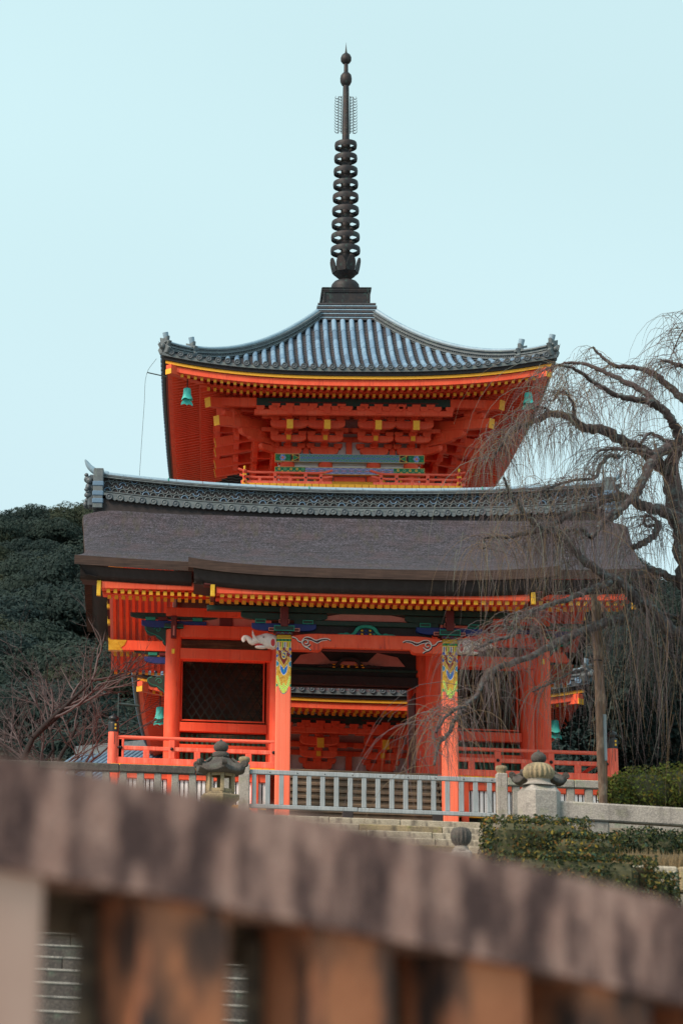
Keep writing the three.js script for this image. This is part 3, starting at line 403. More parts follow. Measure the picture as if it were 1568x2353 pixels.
// lightning conductor held off the corners
{
  const wire = std({ color: new THREE.Color(0.05, 0.075, 0.075), roughness: 0.5, metalness: 0.4 });
  const a3 = V(-6.75, 15.75, 6.0), a1 = V(-7.35, 4.62, 6.6);
  P('conductor_arm', tube([V(-6.1, 15.62, 5.95), a3], 0.022, 6), wire); P('conductor_arm', tube([V(-6.7, 4.58, 6.55), a1], 0.045, 6), wire);
  P('lightning_wire', tube(curve([V(-6.45, 16.2, 6.1), a3, V(-6.82, 14.5, 6.05), V(-7.0, 10, 6.3), V(-7.3, 6, 6.55), a1], 24), 0.007, 5), wire); P('lightning_wire', tube([V(-7.35, 5.0, 6.6), V(-7.33, 2, 6.6), V(-7.3, -0.4, 6.6)], 0.028, 5), wire);
}
// wind bells under the eave corners
function windBell(label, x, y, z) {
  const w = thing('wind_bell', label, 'bell', [x, y, z], rr(-0.5, 0.5), 'wind bells on the pagoda eaves');
  const wall = []; const lip = (a) => -0.36 - 0.06 * Math.abs(Math.cos(a * 2)); for (let i = 0; i <= 7; i++) { const r = []; const f = i / 7; for (let k = 0; k <= 20; k++) { const a = k / 20 * Math.PI * 2, rad = [0.03, 0.1, 0.12, 0.125, 0.13, 0.14, 0.16, 0.19][i]; r.push(V(Math.cos(a) * rad, i < 2 ? -0.01 * i : lerp(-0.03, lip(a), (i - 2) / 5), Math.sin(a) * rad)); } wall.push(r); }
  const g = quadMesh(wall); part(w, 'bell_body', g, new THREE.MeshStandardMaterial({ map: verdigris.map, roughness: 0.6, side: THREE.DoubleSide }));
  part(w, 'hanger', tube([V(0, 0.34, 0), V(0, 0, 0)], 0.02, 5), ironBlack); part(w, 'clapper', tube([V(0, -0.02, 0), V(0, -0.36, 0)], 0.012, 5), ironBlack);
  const fin = new THREE.Shape(); fin.moveTo(0, 0.1); fin.quadraticCurveTo(0.22, 0.02, 0.2, -0.14); fin.quadraticCurveTo(0.08, -0.05, 0, -0.13); fin.quadraticCurveTo(-0.08, -0.05, -0.2, -0.14); fin.quadraticCurveTo(-0.22, 0.02, 0, 0.1); part(w, 'wind_plate', extrude(fin, 0.02, 0).translate(0, -0.46, 0), verdigris); return w;
}
windBell('verdigris wind bell under the left corner of the top pagoda roof', -4.57, 15.35, -11.75);
windBell('verdigris wind bell under the right corner of the top pagoda roof', 6.36, 15.35, -11.75);
windBell('verdigris wind bell under the lowest pagoda eave, left of the gate columns', -5.2, 4.62, -11.1);
windBell('verdigris wind bell under the lowest pagoda eave, right of the gate columns', 6.88, 4.60, -11.1);

// ---------------------------------------------------------------- the gate
const gate = thing('temple_gate', 'vermilion temple gate with bark roof, projecting porch and red railings', 'gate');
const A = (n, g, m, e) => part(gate, n, g, m, e);
const CX = 4.736, ZM = -2.365, ZR = -4.73, ZK = 3.338, colX = [-CX, -2, 2, CX];
// roof surface
const roofY = (z) => { const d = z > ZM ? z : 2 * ZM - z; const s = 5.2 - d; const y = 5.65 + 0.2 * s + 0.00474 * s * s * s; return Math.min(y, 8.56 + (y - 8.56) * 0.12); };
const roofTop = (x, z) => { const ax = Math.abs(x); let y = roofY(z) + 0.16 * Math.pow(ax / 7.3, 3.2); if (ax > 6.35) y -= 0.20 * Math.pow((ax - 6.35) / 0.95, 2) * (z > ZM ? 1 : 1) * clamp((2.6 - Math.abs(z - ZM) + 2.4) / 3, 0.05, 1); if (z > 2.4) y += 0.16 * Math.pow(ax / 4.38, 3.5) * clamp((z - 2.4) / 2.8); return y; };
function roofPatch(x0, x1, z0, z1, nx, nz, flare = 0) {           // solid sheet of bark with a thick cut eave
  const tops = [], th = 0.24; for (let i = 0; i <= nz; i++) { const z = lerp(z0, z1, i / nz), r = []; for (let j = 0; j <= nx; j++) { const f = j / nx; let x = lerp(x0, x1, f); if (Math.abs(x) > 6.2) { const e = 7.38 - 0.3 * clamp((z - ZM) / 3.6) + 0.22 * Math.pow(clamp((z - 1.3) / 1.1), 2); x = Math.sign(x) * lerp(6.2, e, (Math.abs(x) - 6.2) / 1.1); } r.push(V(x, roofTop(x, z), z)); } tops.push(r); }
  const low = tops.map((r) => r.map((p) => V(p.x, p.y - th, p.z)));
  return { top: quadMesh(tops), edges: [quadMesh([tops[nz], low[nz]]), quadMesh([low[0], tops[0]]), quadMesh([low.map((r) => r[0]), tops.map((r) => r[0])]), quadMesh([tops.map((r) => r[nx]), low.map((r) => r[nx])]), quadMesh(low.slice().reverse())] };
}
{
  const zr = 2 * ZM - 2.4, ps = [roofPatch(-7.3, -4.38, zr, 2.4, 26, 60), roofPatch(-4.38, 4.38, zr, 5.2, 40, 70), roofPatch(4.38, 7.3, zr, 2.4, 26, 60)];
  const roof = A('bark_roof', merge(ps.map((p) => p.top)), barkRoof);
  part(roof, 'cut_bark_edge', merge(ps.flatMap((p) => p.edges)), barkEdge);
  // recessed second layer of the eaves: dark stepped boards
  const layer = (x0, x1, z, zb, d0, d1, n = 24) => { const a = [], b = [], c = [], e = []; for (let j = 0; j <= n; j++) { const x = lerp(x0, x1, j / n), y = roofTop(x, z) - 0.235; a.push(V(x, y, z - d0)); b.push(V(x, y - 0.2, z - d1)); c.push(V(x, y - 0.34, z - d1 - 0.06)); e.push(V(x, y - 0.34 + (z - zb) * 0.1, zb)); } return quadMesh([a, b, c, e]); };
  part(roof, 'eave_underlayer', layer(-7.15, -4.3, 2.4, 0.6, 0.1, 0.22), darkWood); part(roof, 'eave_underlayer', layer(4.3, 7.15, 2.4, 0.6, 0.1, 0.22), darkWood); part(roof, 'eave_underlayer', layer(-4.24, 4.24, 5.2, 2.2, 0.1, 0.2), darkWood);
  for (const s of [-1, 1]) part(roof, 'porch_side_board', quadMesh([[0, 1, 2, 3, 4, 5, 6].map((k) => { const z = lerp(5.05, 1.8, k / 6); return V(s * 4.26, roofTop(s * 4.26, z) - 0.24, z); }), [0, 1, 2, 3, 4, 5, 6].map((k) => { const z = lerp(5.0, 1.8, k / 6); return V(s * 4.0, roofTop(s * 4.2, z) - 0.62, z); })]), darkWood);
  for (const s of [-1, 1]) { const rowsA = [], n = 40; for (const [dx, dy] of [[7.2, -0.235], [7.0, -0.5], [6.72, -0.56]]) { const r = []; for (let k = 0; k <= n; k++) { const z = lerp(2.3, 2 * ZM - 2.3, k / n); r.push(V(s * dx, roofTop(7.0, z) + dy, z)); } rowsA.push(r); } part(roof, 'gable_underlayer', quadMesh(rowsA), darkWood); }
}
// main ridge of tiles
{
  const yr = (x) => 8.78 + 0.36 * Math.pow(Math.abs(x) / 7.05, 2.3), seg = 60, X0 = 6.98;
  const bar = (w, y0, y1, z = ZM, xe = X0) => { const pos = [], ring = []; for (let i = 0; i <= seg; i++) { const x = lerp(-xe, xe, i / seg), y = yr(x); ring.push([V(x, y + y0, z + w), V(x, y + y0, z - w), V(x, y + y1, z - w), V(x, y + y1, z + w), V(x, y + y0, z + w)]); } for (let i = 0; i < seg; i++) for (let k = 0; k < 4; k++) for (const v of [ring[i][k], ring[i][k + 1], ring[i + 1][k], ring[i][k + 1], ring[i + 1][k + 1], ring[i + 1][k]]) pos.push(v.x, v.y, v.z); for (const e of [0, seg]) for (const k of [0, 1, 2, 0, 2, 3]) { const v = ring[e][k]; pos.push(v.x, v.y, v.z); } const g = new THREE.BufferGeometry(); g.setAttribute('position', new THREE.Float32BufferAttribute(pos, 3)); g.computeVertexNormals(); return boxUV(g); };
  A('ridge_core', bar(0.2, -0.3, 0.72), darkWood); A('ridge_plinth', bar(0.34, -0.42, -0.02), darkWood);
  for (const [w, a, b2] of [[0.36, 0.13, 0.155], [0.33, 0.185, 0.21], [0.33, 0.60, 0.63], [0.30, 0.655, 0.68]]) A('ridge_course', bar(w, a, b2), ridgeTile);
  const gTube = (pts) => tube(pts, 0.095, 10); const n = 19; for (let k = 0; k < n; k++) { const pts = []; for (let j = 0; j <= 3; j++) { const x = lerp(-X0, X0, (k + j / 3) / n); pts.push(V(x + (j === 3 ? -0.012 : 0), yr(x) + 0.745, ZM)); } A('ridge_cap_tile', gTube(pts), ridgeCap); }
  for (let k = 0; k < 3; k++) { const x = [-5.0, -1.1, 3.6][k]; A('ridge_tie', new THREE.TorusGeometry(0.105, 0.014, 5, 14).rotateY(Math.PI / 2).translate(x, yr(x) + 0.745, ZM), teal); }
  // wave-patterned openwork of half-round tiles: three courses
  const gWave = new THREE.TorusGeometry(0.088, 0.02, 4, 8, Math.PI), nw = 62; let cnt = 0; const rest = [];
  for (let r = 0; r < 4; r++) for (let k = 0; k < nw; k++) { const x = lerp(-X0 + 0.28, X0 - 0.28, (k + (r % 2) * 0.5) / nw), y = yr(x) + 0.245 + r * 0.098, f = r % 2 ? Math.PI : 0; if (cnt++ < 290) A('wave_tile', gWave, (k * 7 + r * 3) % 5 ? ridgeTile : tileMat[3], { p: [x, y + (f ? 0.085 : 0), ZM + 0.215], r: [0, 0, f] }); else A; if (r < 4) rest.push(mv(gWave, x, y + (f ? 0.085 : 0), ZM - 0.215, 0, 0, f)); }
  A('rear_wave_tiles', merge(rest), ridgeTile, { kind: 'stuff' });
  const nd = 44; for (let k = 0; k < nd; k++) { const x = lerp(-X0 + 0.35, X0 - 0.35, k / (nd - 1)); A('ridge_end_disc', gDisc, k % 3 ? ridgeTile : discTile, { p: [x, yr(x) + 0.03, ZM + 0.42] }); A('ridge_pan_tile', extrude([[-0.07, 0.05], [0.07, 0.05], [0.055, -0.05], [0, -0.075], [-0.055, -0.05]], 0.06, 0), ridgeTile, { p: [x + X0 / nd, yr(x) + 0.0, ZM + 0.40] }); }
  A('ridge_eave', bar(0.1, 0.06, 0.125, ZM + 0.33), ridgeTile);
  for (const s of [-1, 1]) {
    const x = s * 6.95, y = yr(6.95); A('ridge_end_post', bx(x - 0.14, x + 0.14, y - 0.34, y + 0.82, ZM - 0.3, ZM + 0.44, 0.02), ridgeTile); for (const dy of [-0.2, 0.02, 0.3]) A('post_band', bx(x - 0.155, x + 0.155, y + dy, y + dy + 0.14, ZM - 0.31, ZM + 0.46, 0.02), tileMat[3]);
    A('ridge_horn', tube(curve([V(s * 6.7, y + 0.74, ZM), V(s * 7.0, y + 0.80, ZM), V(s * 7.22, y + 0.95, ZM), V(s * 7.36, y + 1.17, ZM)], 10), [0.1, 0.1, 0.1, 0.1, 0.098, 0.094, 0.088, 0.08, 0.068, 0.05, 0.02], 10), ridgeCap);
    const sw = []; for (let k = 0; k < 26; k++) sw.push(mv(new THREE.SphereGeometry(rr(0.05, 0.1), 7, 6), s * (7.12 + rr(0, 0.2)), y + 0.66 - k * 0.033, ZM + rr(-0.22, 0.26), rr(0, 3), 0, 0, [rr(0.7, 1.5), rr(0.7, 1.3), 1])); A('ogre_tile', merge([...sw, bx(s > 0 ? 7.05 : -7.25, s > 0 ? 7.25 : -7.05, y - 0.25, y + 0.7, ZM - 0.2, ZM + 0.2, 0.06)]), discTile);
  }
}
// rafters of wings, porch and rear eave
function gateRafter(n, x, y, z, L, ang, w, h, cap = yellow) { const r = A(n, pbox(-w / 2, w / 2, -h / 2, h / 2, -L, 0), red, { p: [x, y, z], r: [ang, 0, 0] }); part(r, 'rafter_end', pbox(-w / 2 - 0.002, w / 2 + 0.002, -h / 2 - 0.002, h / 2 + 0.002, 0, 0.008), cap); return r; }
const upK = (x, h, a) => a * Math.pow(Math.abs(x) / h, 3.2);
for (const s of [-1, 1]) {
  for (let k = 0; k < 15; k++) { const x = s * (6.42 - k * 0.182), u = upK(x, 7.3, 0.1); gateRafter('flying_rafter', x, 5.55 + u, 2.02, 1.1, 0.16, 0.088, 0.1); gateRafter('base_rafter', x, 5.56 + u, 1.2, 1.4, 0.3, 0.088, 0.115); }
  A('eave_board', bx(s > 0 ? 4.0 : -6.6, s > 0 ? 6.6 : -4.0, 5.66, 5.86, 1.75, 2.1), red); A('eave_board', bx(s > 0 ? 3.9 : -6.6, s > 0 ? 6.6 : -3.9, 5.665, 5.75, 0.9, 1.28), red);
  A('soffit', quadMesh([[V(s * 3.9, 5.69, 1.9), V(s * 6.62, 5.72, 1.9)], [V(s * 3.9, 5.82, 1.0), V(s * 6.62, 5.86, 1.0)], [V(s * 3.9, 5.72, 0.99), V(s * 6.62, 5.76, 0.99)], [V(s * 3.9, 6.4, -1.2), V(s * 6.62, 6.4, -1.2)]]), red);
  A('barge_end', bx(s * 6.66 - 0.055, s * 6.66 + 0.055, 5.45, 5.86, 2.06, 2.14), gold);
  // barge board following the gable, front slope and rear slope
  const hb = (z) => roofTop(6.7, z) - 0.5, top2 = [], bot = []; for (let k = 0; k <= 36; k++) { const z = lerp(2.08, 2 * ZM - 2.0, k / 36); top2.push([z, hb(z) - 0.02]); bot.push([z, hb(z) - 0.34]); }
  const prof = [...top2, ...bot.reverse()].map(([z, y]) => [-z, y]); A('barge_board', mv(extrude(prof, 0.09, 0), s * 6.66, 0, 0, 0, Math.PI / 2, 0), maroon);
  for (const [z, l, y] of [[-5.6, 0.5, 0], [-6.4, 0.3, 0], [-4.9, 0.35, 0], [1.1, 0.4, 0]]) A('barge_fitting', bx(s * 6.66 - 0.052, s * 6.66 + 0.052, hb(z) - 0.36, hb(z) - 0.1, z - l / 2, z + l / 2), gold);
  // rear slope seen from below
  for (let k = 0; k < 11; k++) { const x = s * (6.48 - k * 0.182), a = V(x, 4.98, -6.95), b = V(x, 7.4, ZM - 0.2), m = A('rear_rafter', pbox(-0.045, 0.045, -0.055, 0.055, 0, a.distanceTo(b)), red); m.position.copy(a); m.lookAt(b); part(m, 'rafter_end', pbox(-0.047, 0.047, -0.057, 0.057, -0.008, 0.1), yellow); part(m, 'rafter_band', pbox(-0.047, 0.047, -0.057, 0.057, 0.85, 1.15), gold); }
  A('rear_soffit', quadMesh([[V(s * 3.0, 7.5, ZM - 0.2), V(s * 6.62, 7.5, ZM - 0.2)], [V(s * 3.0, 5.06, -6.9), V(s * 6.62, 5.06, -6.9)]]), pinkPaint);
  for (const [z, y0, y1, xe] of [[0, 5.36, 5.6, 4.95], [ZR, 5.25, 5.54, 6.62], [ZM, 7.2, 7.5, 6.6]]) { A('gable_purlin', bx(s > 0 ? 2 : -xe, s > 0 ? xe : -2, y0, y1, z - 0.11, z + 0.11), red); if (xe > 5) { const sh = extrude([[0, 0], [0.42, 0], [0.36, 0.08], [0.46, 0.16], [0.52, 0.3], [0, 0.3]], 0.25, 0).scale(-s, (y1 - y0 + 0.01) / 0.3, 1); A('purlin_fitting', sh.translate(s * (xe + 0.012), y0 - 0.005, z), gold); } }
}
for (let k = 0; k <= 39; k++) { const x = -3.55 + k * 7.1 / 39, u = upK(x, 4.38, 0.08); gateRafter('flying_rafter', x, 4.96 + u, 4.82, 1.2, 0.13, 0.095, 0.1); gateRafter('base_rafter', x, 4.985 + u * 0.7, 4.0, 2.2, 0.24, 0.095, 0.115); }
A('porch_eave_board', bx(-3.7, 3.7, 5.02, 5.21, 4.55, 4.9), red); A('porch_eave_trim', bx(-4.0, 4.0, 5.215, 5.30, 4.6, 4.96), maroon); A('porch_eave_board', bx(-3.7, 3.7, 5.06, 5.12, 3.7, 4.07), red);
A('porch_soffit', quadMesh([[V(-3.72, 5.05, 4.7), V(3.72, 5.05, 4.7)], [V(-3.72, 5.2, 3.72), V(3.72, 5.2, 3.72)], [V(-3.72, 5.1, 3.71), V(3.72, 5.1, 3.71)], [V(-3.72, 5.95, 0.2), V(3.72, 5.95, 0.2)]]), red);
for (const s of [-1, 1]) { A('porch_barge_end', bx(s * 3.78 - 0.055, s * 3.78 + 0.055, 4.93, 5.30, 4.88, 4.96), gold); A('porch_barge_board', mv(extrude([[-4.88, 4.93], [-1.4, 5.35], [-1.4, 5.9], [-4.88, 5.3]], 0.085, 0), s * 3.78, 0, 0, 0, Math.PI / 2, 0), maroon); for (const [z0, z1] of [[1.5, 2.1], [2.3, 2.9], [3.05, 3.4]]) A('barge_fitting', mv(extrude([[-z1, 4.93 + (4.88 - z1) * 0.12 - 0.004], [-z0, 4.93 + (4.88 - z0) * 0.12 - 0.004], [-z0, 5.1 + (4.88 - z0) * 0.12], [-z1, 5.1 + (4.88 - z1) * 0.12]], 0.095, 0), s * 3.78, 0, 0, 0, Math.PI / 2, 0), gold); A('porch_side_soffit', quadMesh([[V(s * 3.8, 5.25, 4.8), V(s * 4.2, 5.32, 4.8)], [V(s * 3.8, 5.75, 2.0), V(s * 4.2, 5.85, 2.0)]]), maroon); }

// body columns and porch posts
for (const z of [0, ZM, ZR]) for (const x of colX) { const c = A('column', cyl(0.212, 0.208, z === 0 ? -0.3 : 0.4, 5.0, 28).translate(x, 0, z), red); if (z === 0 && Math.abs(x) > 3) part(c, 'nail_cover', bx(x - 0.04, x + 0.04, 4.33, 4.47, 0.19, 0.225, 0.01), gold); }
const porchPrint = canvasTex(256, 2048, (x, w, h) => {             // full post, 4.6 m tall; the painted sleeve fills the top
  const Y = (m) => (4.30 - m) / 4.6 * h, S = h / 4.6;
  for (let i = 0; i < 256; i += 2) { const n = hash(i, 3, 77), g = hash(i >> 3, 9, 78); x.fillStyle = `rgb(${240 + n * 8},${100 + n * 12 + g * 18},${68 + n * 12 + g * 20})`; x.fillRect(i, 0, 2, h); }
  for (let k = 0; k < 900; k++) { x.fillStyle = `rgba(${245},${150 + rnd() * 40},${125 + rnd() * 40},${0.06 + rnd() * 0.12})`; x.fillRect(rnd() * w, rnd() * h, 1 + rnd() * 2, 20 + rnd() * 140); }
  const y0 = Y(4.30), y1 = Y(2.84); x.save(); x.beginPath(); x.moveTo(0, y0); x.lineTo(w, y0); x.lineTo(w, Y(3.0)); x.lineTo(w * 0.86, Y(3.02)); for (let a = 0; a <= 14; a++) x.lineTo(w / 2 + Math.cos(a / 14 * Math.PI) * w * 0.27, Y(2.97) + Math.sin(a / 14 * Math.PI) * 0.14 * S); x.lineTo(w * 0.14, Y(3.02)); x.lineTo(0, Y(3.0)); x.closePath(); x.clip();
  x.fillStyle = '#d9a32e'; x.fillRect(0, y0, w, y1 - y0);
  // gold brocade
  for (let k = 0; k < 420; k++) { const cx = rnd() * w, cy = lerp(Y(3.72), y1, rnd()); x.beginPath(); x.arc(cx, cy, 5 + rnd() * 9, rnd() * 6, rnd() * 6 + 3.6); x.strokeStyle = ['#a8701c', '#f2cf5e', '#8a5a20', '#e8c04a'][k % 4]; x.lineWidth = 3; x.stroke(); }
  // red field with flowers
  poly(x, [[0, Y(4.0)], [w, Y(4.0)], [w, Y(3.78)], [w * 0.78, Y(3.72)], [w / 2, Y(3.53)], [w * 0.22, Y(3.72)], [0, Y(3.78)]], '#8c1f24', '#f0d27a', 6);
  for (let k = 0; k < 26; k++) disc(x, w * 0.12 + rnd() * w * 0.76, lerp(Y(3.96), Y(3.72), rnd()), 8 + rnd() * 9, ['#e8894a', '#f0b060', '#6fae6a', '#5a6fc8', '#d8d0e8'][k % 5], '#4a1418', 2);
  disc(x, w / 2, Y(3.79), 46, '#f2d060', '#8a5a10', 4); disc(x, w / 2, Y(3.79), 33, '#2c4aa0', '#f6e6a0', 4); disc(x, w / 2 - 8, Y(3.80), 14, '#f2d060'); disc(x, w / 2 + 12, Y(3.775), 10, '#e8c050');
  for (const sx of [0, 1]) { const q = sx ? w : 0; for (let k = 0; k < 4; k++) disc(x, q + (sx ? -1 : 1) * 10, Y(3.95 - k * 0.09), 17, ['#2a4ab0', '#e8b840', '#3a66c0', '#e89a70'][k], '#f4ecd0', 3); poly(x, [[q, Y(3.66)], [q + (sx ? -1 : 1) * 46, Y(3.6)], [q + (sx ? -1 : 1) * 34, Y(3.52)], [q, Y(3.5)]], '#1f8fb8', '#f0eee0', 5); }
  // blue lappet
  x.beginPath(); x.moveTo(w * 0.26, Y(3.56)); x.quadraticCurveTo(w * 0.2, Y(3.36), w / 2, Y(3.29)); x.quadraticCurveTo(w * 0.8, Y(3.36), w * 0.74, Y(3.56)); x.lineTo(w / 2, Y(3.44)); x.closePath(); x.fillStyle = '#1d6fd0'; x.fill(); x.strokeStyle = '#f2f0e4'; x.lineWidth = 6; x.stroke(); poly(x, [[w * 0.4, Y(3.5)], [w / 2, Y(3.34)], [w * 0.6, Y(3.5)], [w / 2, Y(3.42)]], '#28b4c0', '#0f4a90', 3);
  // green bead swags
  const bead = (cx, cy, r) => { disc(x, cx, cy, r, '#7fc83a', '#eef0a0', 4); disc(x, cx, cy, r * 0.5, '#d8e850'); };
  for (const sx of [-1, 1]) for (let k = 0; k < 7; k++) bead(w / 2 + sx * (w * 0.42 - k * 9), Y(3.24 - k * 0.045), 17);
  for (const [dx, m] of [[0, 3.05], [-30, 2.99], [30, 2.99], [0, 2.93], [-18, 2.93], [18, 2.93], [0, 2.88]]) bead(w / 2 + dx, Y(m), 19);
  for (const q of [0, w]) { disc(x, q, Y(3.02), 30, '#1a8a6a', '#f0d880', 4); }
  // bands and stripes at the head
  x.fillStyle = '#e8b820'; x.fillRect(0, y0, w, 0.09 * S); x.fillStyle = '#3a1a1c'; for (const m of [4.27, 4.24]) x.fillRect(0, Y(m), w, 5); x.fillStyle = '#14523c'; x.fillRect(0, Y(4.20), w, 0.06 * S); for (let k = 0; k < 4; k++) { x.fillStyle = '#2a9a4a'; x.beginPath(); x.ellipse(30 + k * 65, Y(4.17), 22, 9, 0, 0, 7); x.fill(); } x.fillStyle = '#f0d030'; x.fillRect(0, Y(4.14), w, 8);
  const cs = ['#e8d8b0', '#3a6ac8', '#e8d8b0', '#b03a2a', '#f0e060', '#48903a', '#e8d8b0', '#3a6ac8', '#f0e4c0', '#9a2a20', '#f0d840', '#5a9a50', '#e8d8b0']; cs.forEach((c, k) => { x.fillStyle = c; x.fillRect(k * w / 13, Y(4.12), w / 13 - 3, 0.16 * S); }); for (let k = 0; k < 5; k++) disc(x, 20 + k * 54, Y(3.95), 20, ['#2a4ab0', '#f0c030', '#8a1c20', '#f0c030', '#2a4ab0'][k], '#f4e8c0', 3);
  x.restore(); x.strokeStyle = '#3f6a8a'; x.lineWidth = 7; x.beginPath(); for (let a = 0; a <= 14; a++) x.lineTo(w / 2 + Math.cos(a / 14 * Math.PI) * w * 0.27, Y(2.97) + Math.sin(a / 14 * Math.PI) * 0.14 * S); x.stroke();
});
const porchPost = std({ map: porchPrint, roughness: 0.65 });
const railEnds = [];
for (const s of [-1, 1]) {
  const X = s * 2, g = cbox(0.36, 4.6, 0.36, 0.022).toNonIndexed(), p = g.attributes.position, uv = []; for (let i = 0; i < p.count; i += 3) { const n = V().fromBufferAttribute(g.attributes.normal, i); for (let k = 0; k < 3; k++) uv.push(((Math.abs(n.x) > 0.8 ? p.getZ(i + k) : p.getX(i + k)) + 0.18) / 0.36, (p.getY(i + k) + 2.3) / 4.6); } g.setAttribute('uv', new THREE.Float32BufferAttribute(uv, 2));
  A('porch_post', g, porchPost, { p: [X, 2.0, ZK] }); A('post_plinth', bx(X - 0.3, X + 0.3, -0.44, -0.28, ZK - 0.3, ZK + 0.3, 0.03), stonePale);
  // bracket set on the post: zigzag plate, framed block, blue arms, small blocks
  A('zigzag_plate', bx(X - 0.2, X + 0.2, 4.305, 4.385, ZK - 0.2, ZK + 0.2), maroon); for (let k = 0; k < 4; k++) A('zigzag', extrude([[-0.045, 0], [0, 0.05], [0.045, 0], [0.03, 0], [0, 0.032], [-0.03, 0]], 0.012, 0), k % 2 ? teal : bluePaint, { p: [X - 0.135 + k * 0.09, 4.32, ZK + 0.204] });
  const framed = (x, y, w, h, z, rim, inner) => { A('bracket_block', bx(x - w / 2, x + w / 2, y, y + h, z - w / 2, z + w / 2, 0.01), inner); for (const [a, b, c, d] of [[-w / 2, w / 2, 0, 0.018], [-w / 2, w / 2, h - 0.018, h], [-w / 2, -w / 2 + 0.018, 0.018, h - 0.018], [w / 2 - 0.018, w / 2, 0.018, h - 0.018]]) A('block_edging', pbox(x + a, x + b, y + c, y + d, z + w / 2, z + w / 2 + 0.006), rim); };
  framed(X, 4.39, 0.5, 0.135, ZK, teal, darkGreen);
  A('bracket_arm', extrude(armShape(0.78, 0.16), 0.15, 0.01), bluePaint, { p: [X, 4.44, ZK - 0.02] }); for (const d of [-0.58, 0.58]) { framed(X + d, 4.60, 0.26, 0.10, ZK - 0.02, teal, darkGreen); framed(X + d * 0.45, 4.40 + (d > 0 ? 0 : 0.0), 0.24, 0.085, ZK + 0.02, pinkPaint, maroon); } framed(X, 4.6, 0.26, 0.1, ZK + 0.02, pinkPaint, maroon);
  for (const y of [4.72, 4.86]) framed(X, y, 0.2, 0.11, ZK + 0.1, pinkPaint, maroon); A('bracket_arm', extrude(armShape(1.05, 0.16), 0.14, 0.01), darkGreen, { p: [X, 4.71, ZK - 0.04] }); A('bracket_nose', bx(X - 0.09, X + 0.09, 4.5, 5.0, ZK + 0.05, ZK + 0.3), maroon);
  // elephant-head beam end
  const H = A('elephant_head', (() => { const e = (r, x, y, z, sx, sy, sz) => mv(new THREE.SphereGeometry(r, 16, 12), x, y, z, 0, 0, 0, [sx, sy, sz]); return merge([e(0.2, 0.17, 0.02, 0, 1.05, 0.95, 0.8), e(0.17, 0.33, 0.05, 0, 1.1, 0.8, 0.75), e(0.1, 0.24, 0.16, 0, 1.4, 0.6, 0.9), e(0.09, 0.38, -0.13, 0, 1.7, 0.55, 0.8), e(0.06, 0.42, 0.1, 0.1, 1, 0.8, 0.6), e(0.12, 0.06, 0, 0, 1, 1.5, 1.1)]); })(), ivory, { p: [X + s * 0.17, 4.14, ZK], r: [0, s > 0 ? 0 : Math.PI, 0] });
  part(H, 'trunk', tube(curve([V(0.38, 0.06, 0), V(0.52, 0.03, 0), V(0.62, -0.01, 0), V(0.70, 0.08, 0), V(0.78, 0.11, 0), V(0.82, 0.05, 0), V(0.79, 0.0, 0)], 16), [0.12, 0.115, 0.11, 0.1, 0.09, 0.08, 0.072, 0.066, 0.062, 0.058, 0.055, 0.054, 0.053, 0.052, 0.05, 0.046, 0.04], 10), ivory);
  for (const q of [-1, 1]) { part(H, 'tusk', tube(curve([V(0.42, -0.02, 0.09 * q), V(0.5, 0.04, 0.11 * q), V(0.58, 0.16, 0.11 * q), V(0.6, 0.27, 0.1 * q)], 8), [0.035, 0.034, 0.032, 0.03, 0.027, 0.023, 0.018, 0.012, 0.004], 7), ivory); part(H, 'ear', mv(new THREE.SphereGeometry(0.1, 12, 10), 0.1, -0.03, 0.155 * q, 0, 0, 0, [0.85, 1.35, 0.35]), ivory); part(H, 'inner_ear', mv(new THREE.SphereGeometry(0.07, 12, 10), 0.1, -0.04, 0.182 * q, 0, 0, 0, [0.75, 1.35, 0.3]), rosePaint); part(H, 'eye', mv(new THREE.SphereGeometry(0.02, 8, 6), 0.33, 0.1, 0.125 * q), maroon); }
  part(H, 'mouth', mv(new THREE.SphereGeometry(0.09, 10, 8), 0.42, -0.07, 0, 0, 0, 0, [1.5, 0.5, 0.75]), rosePaint);
}
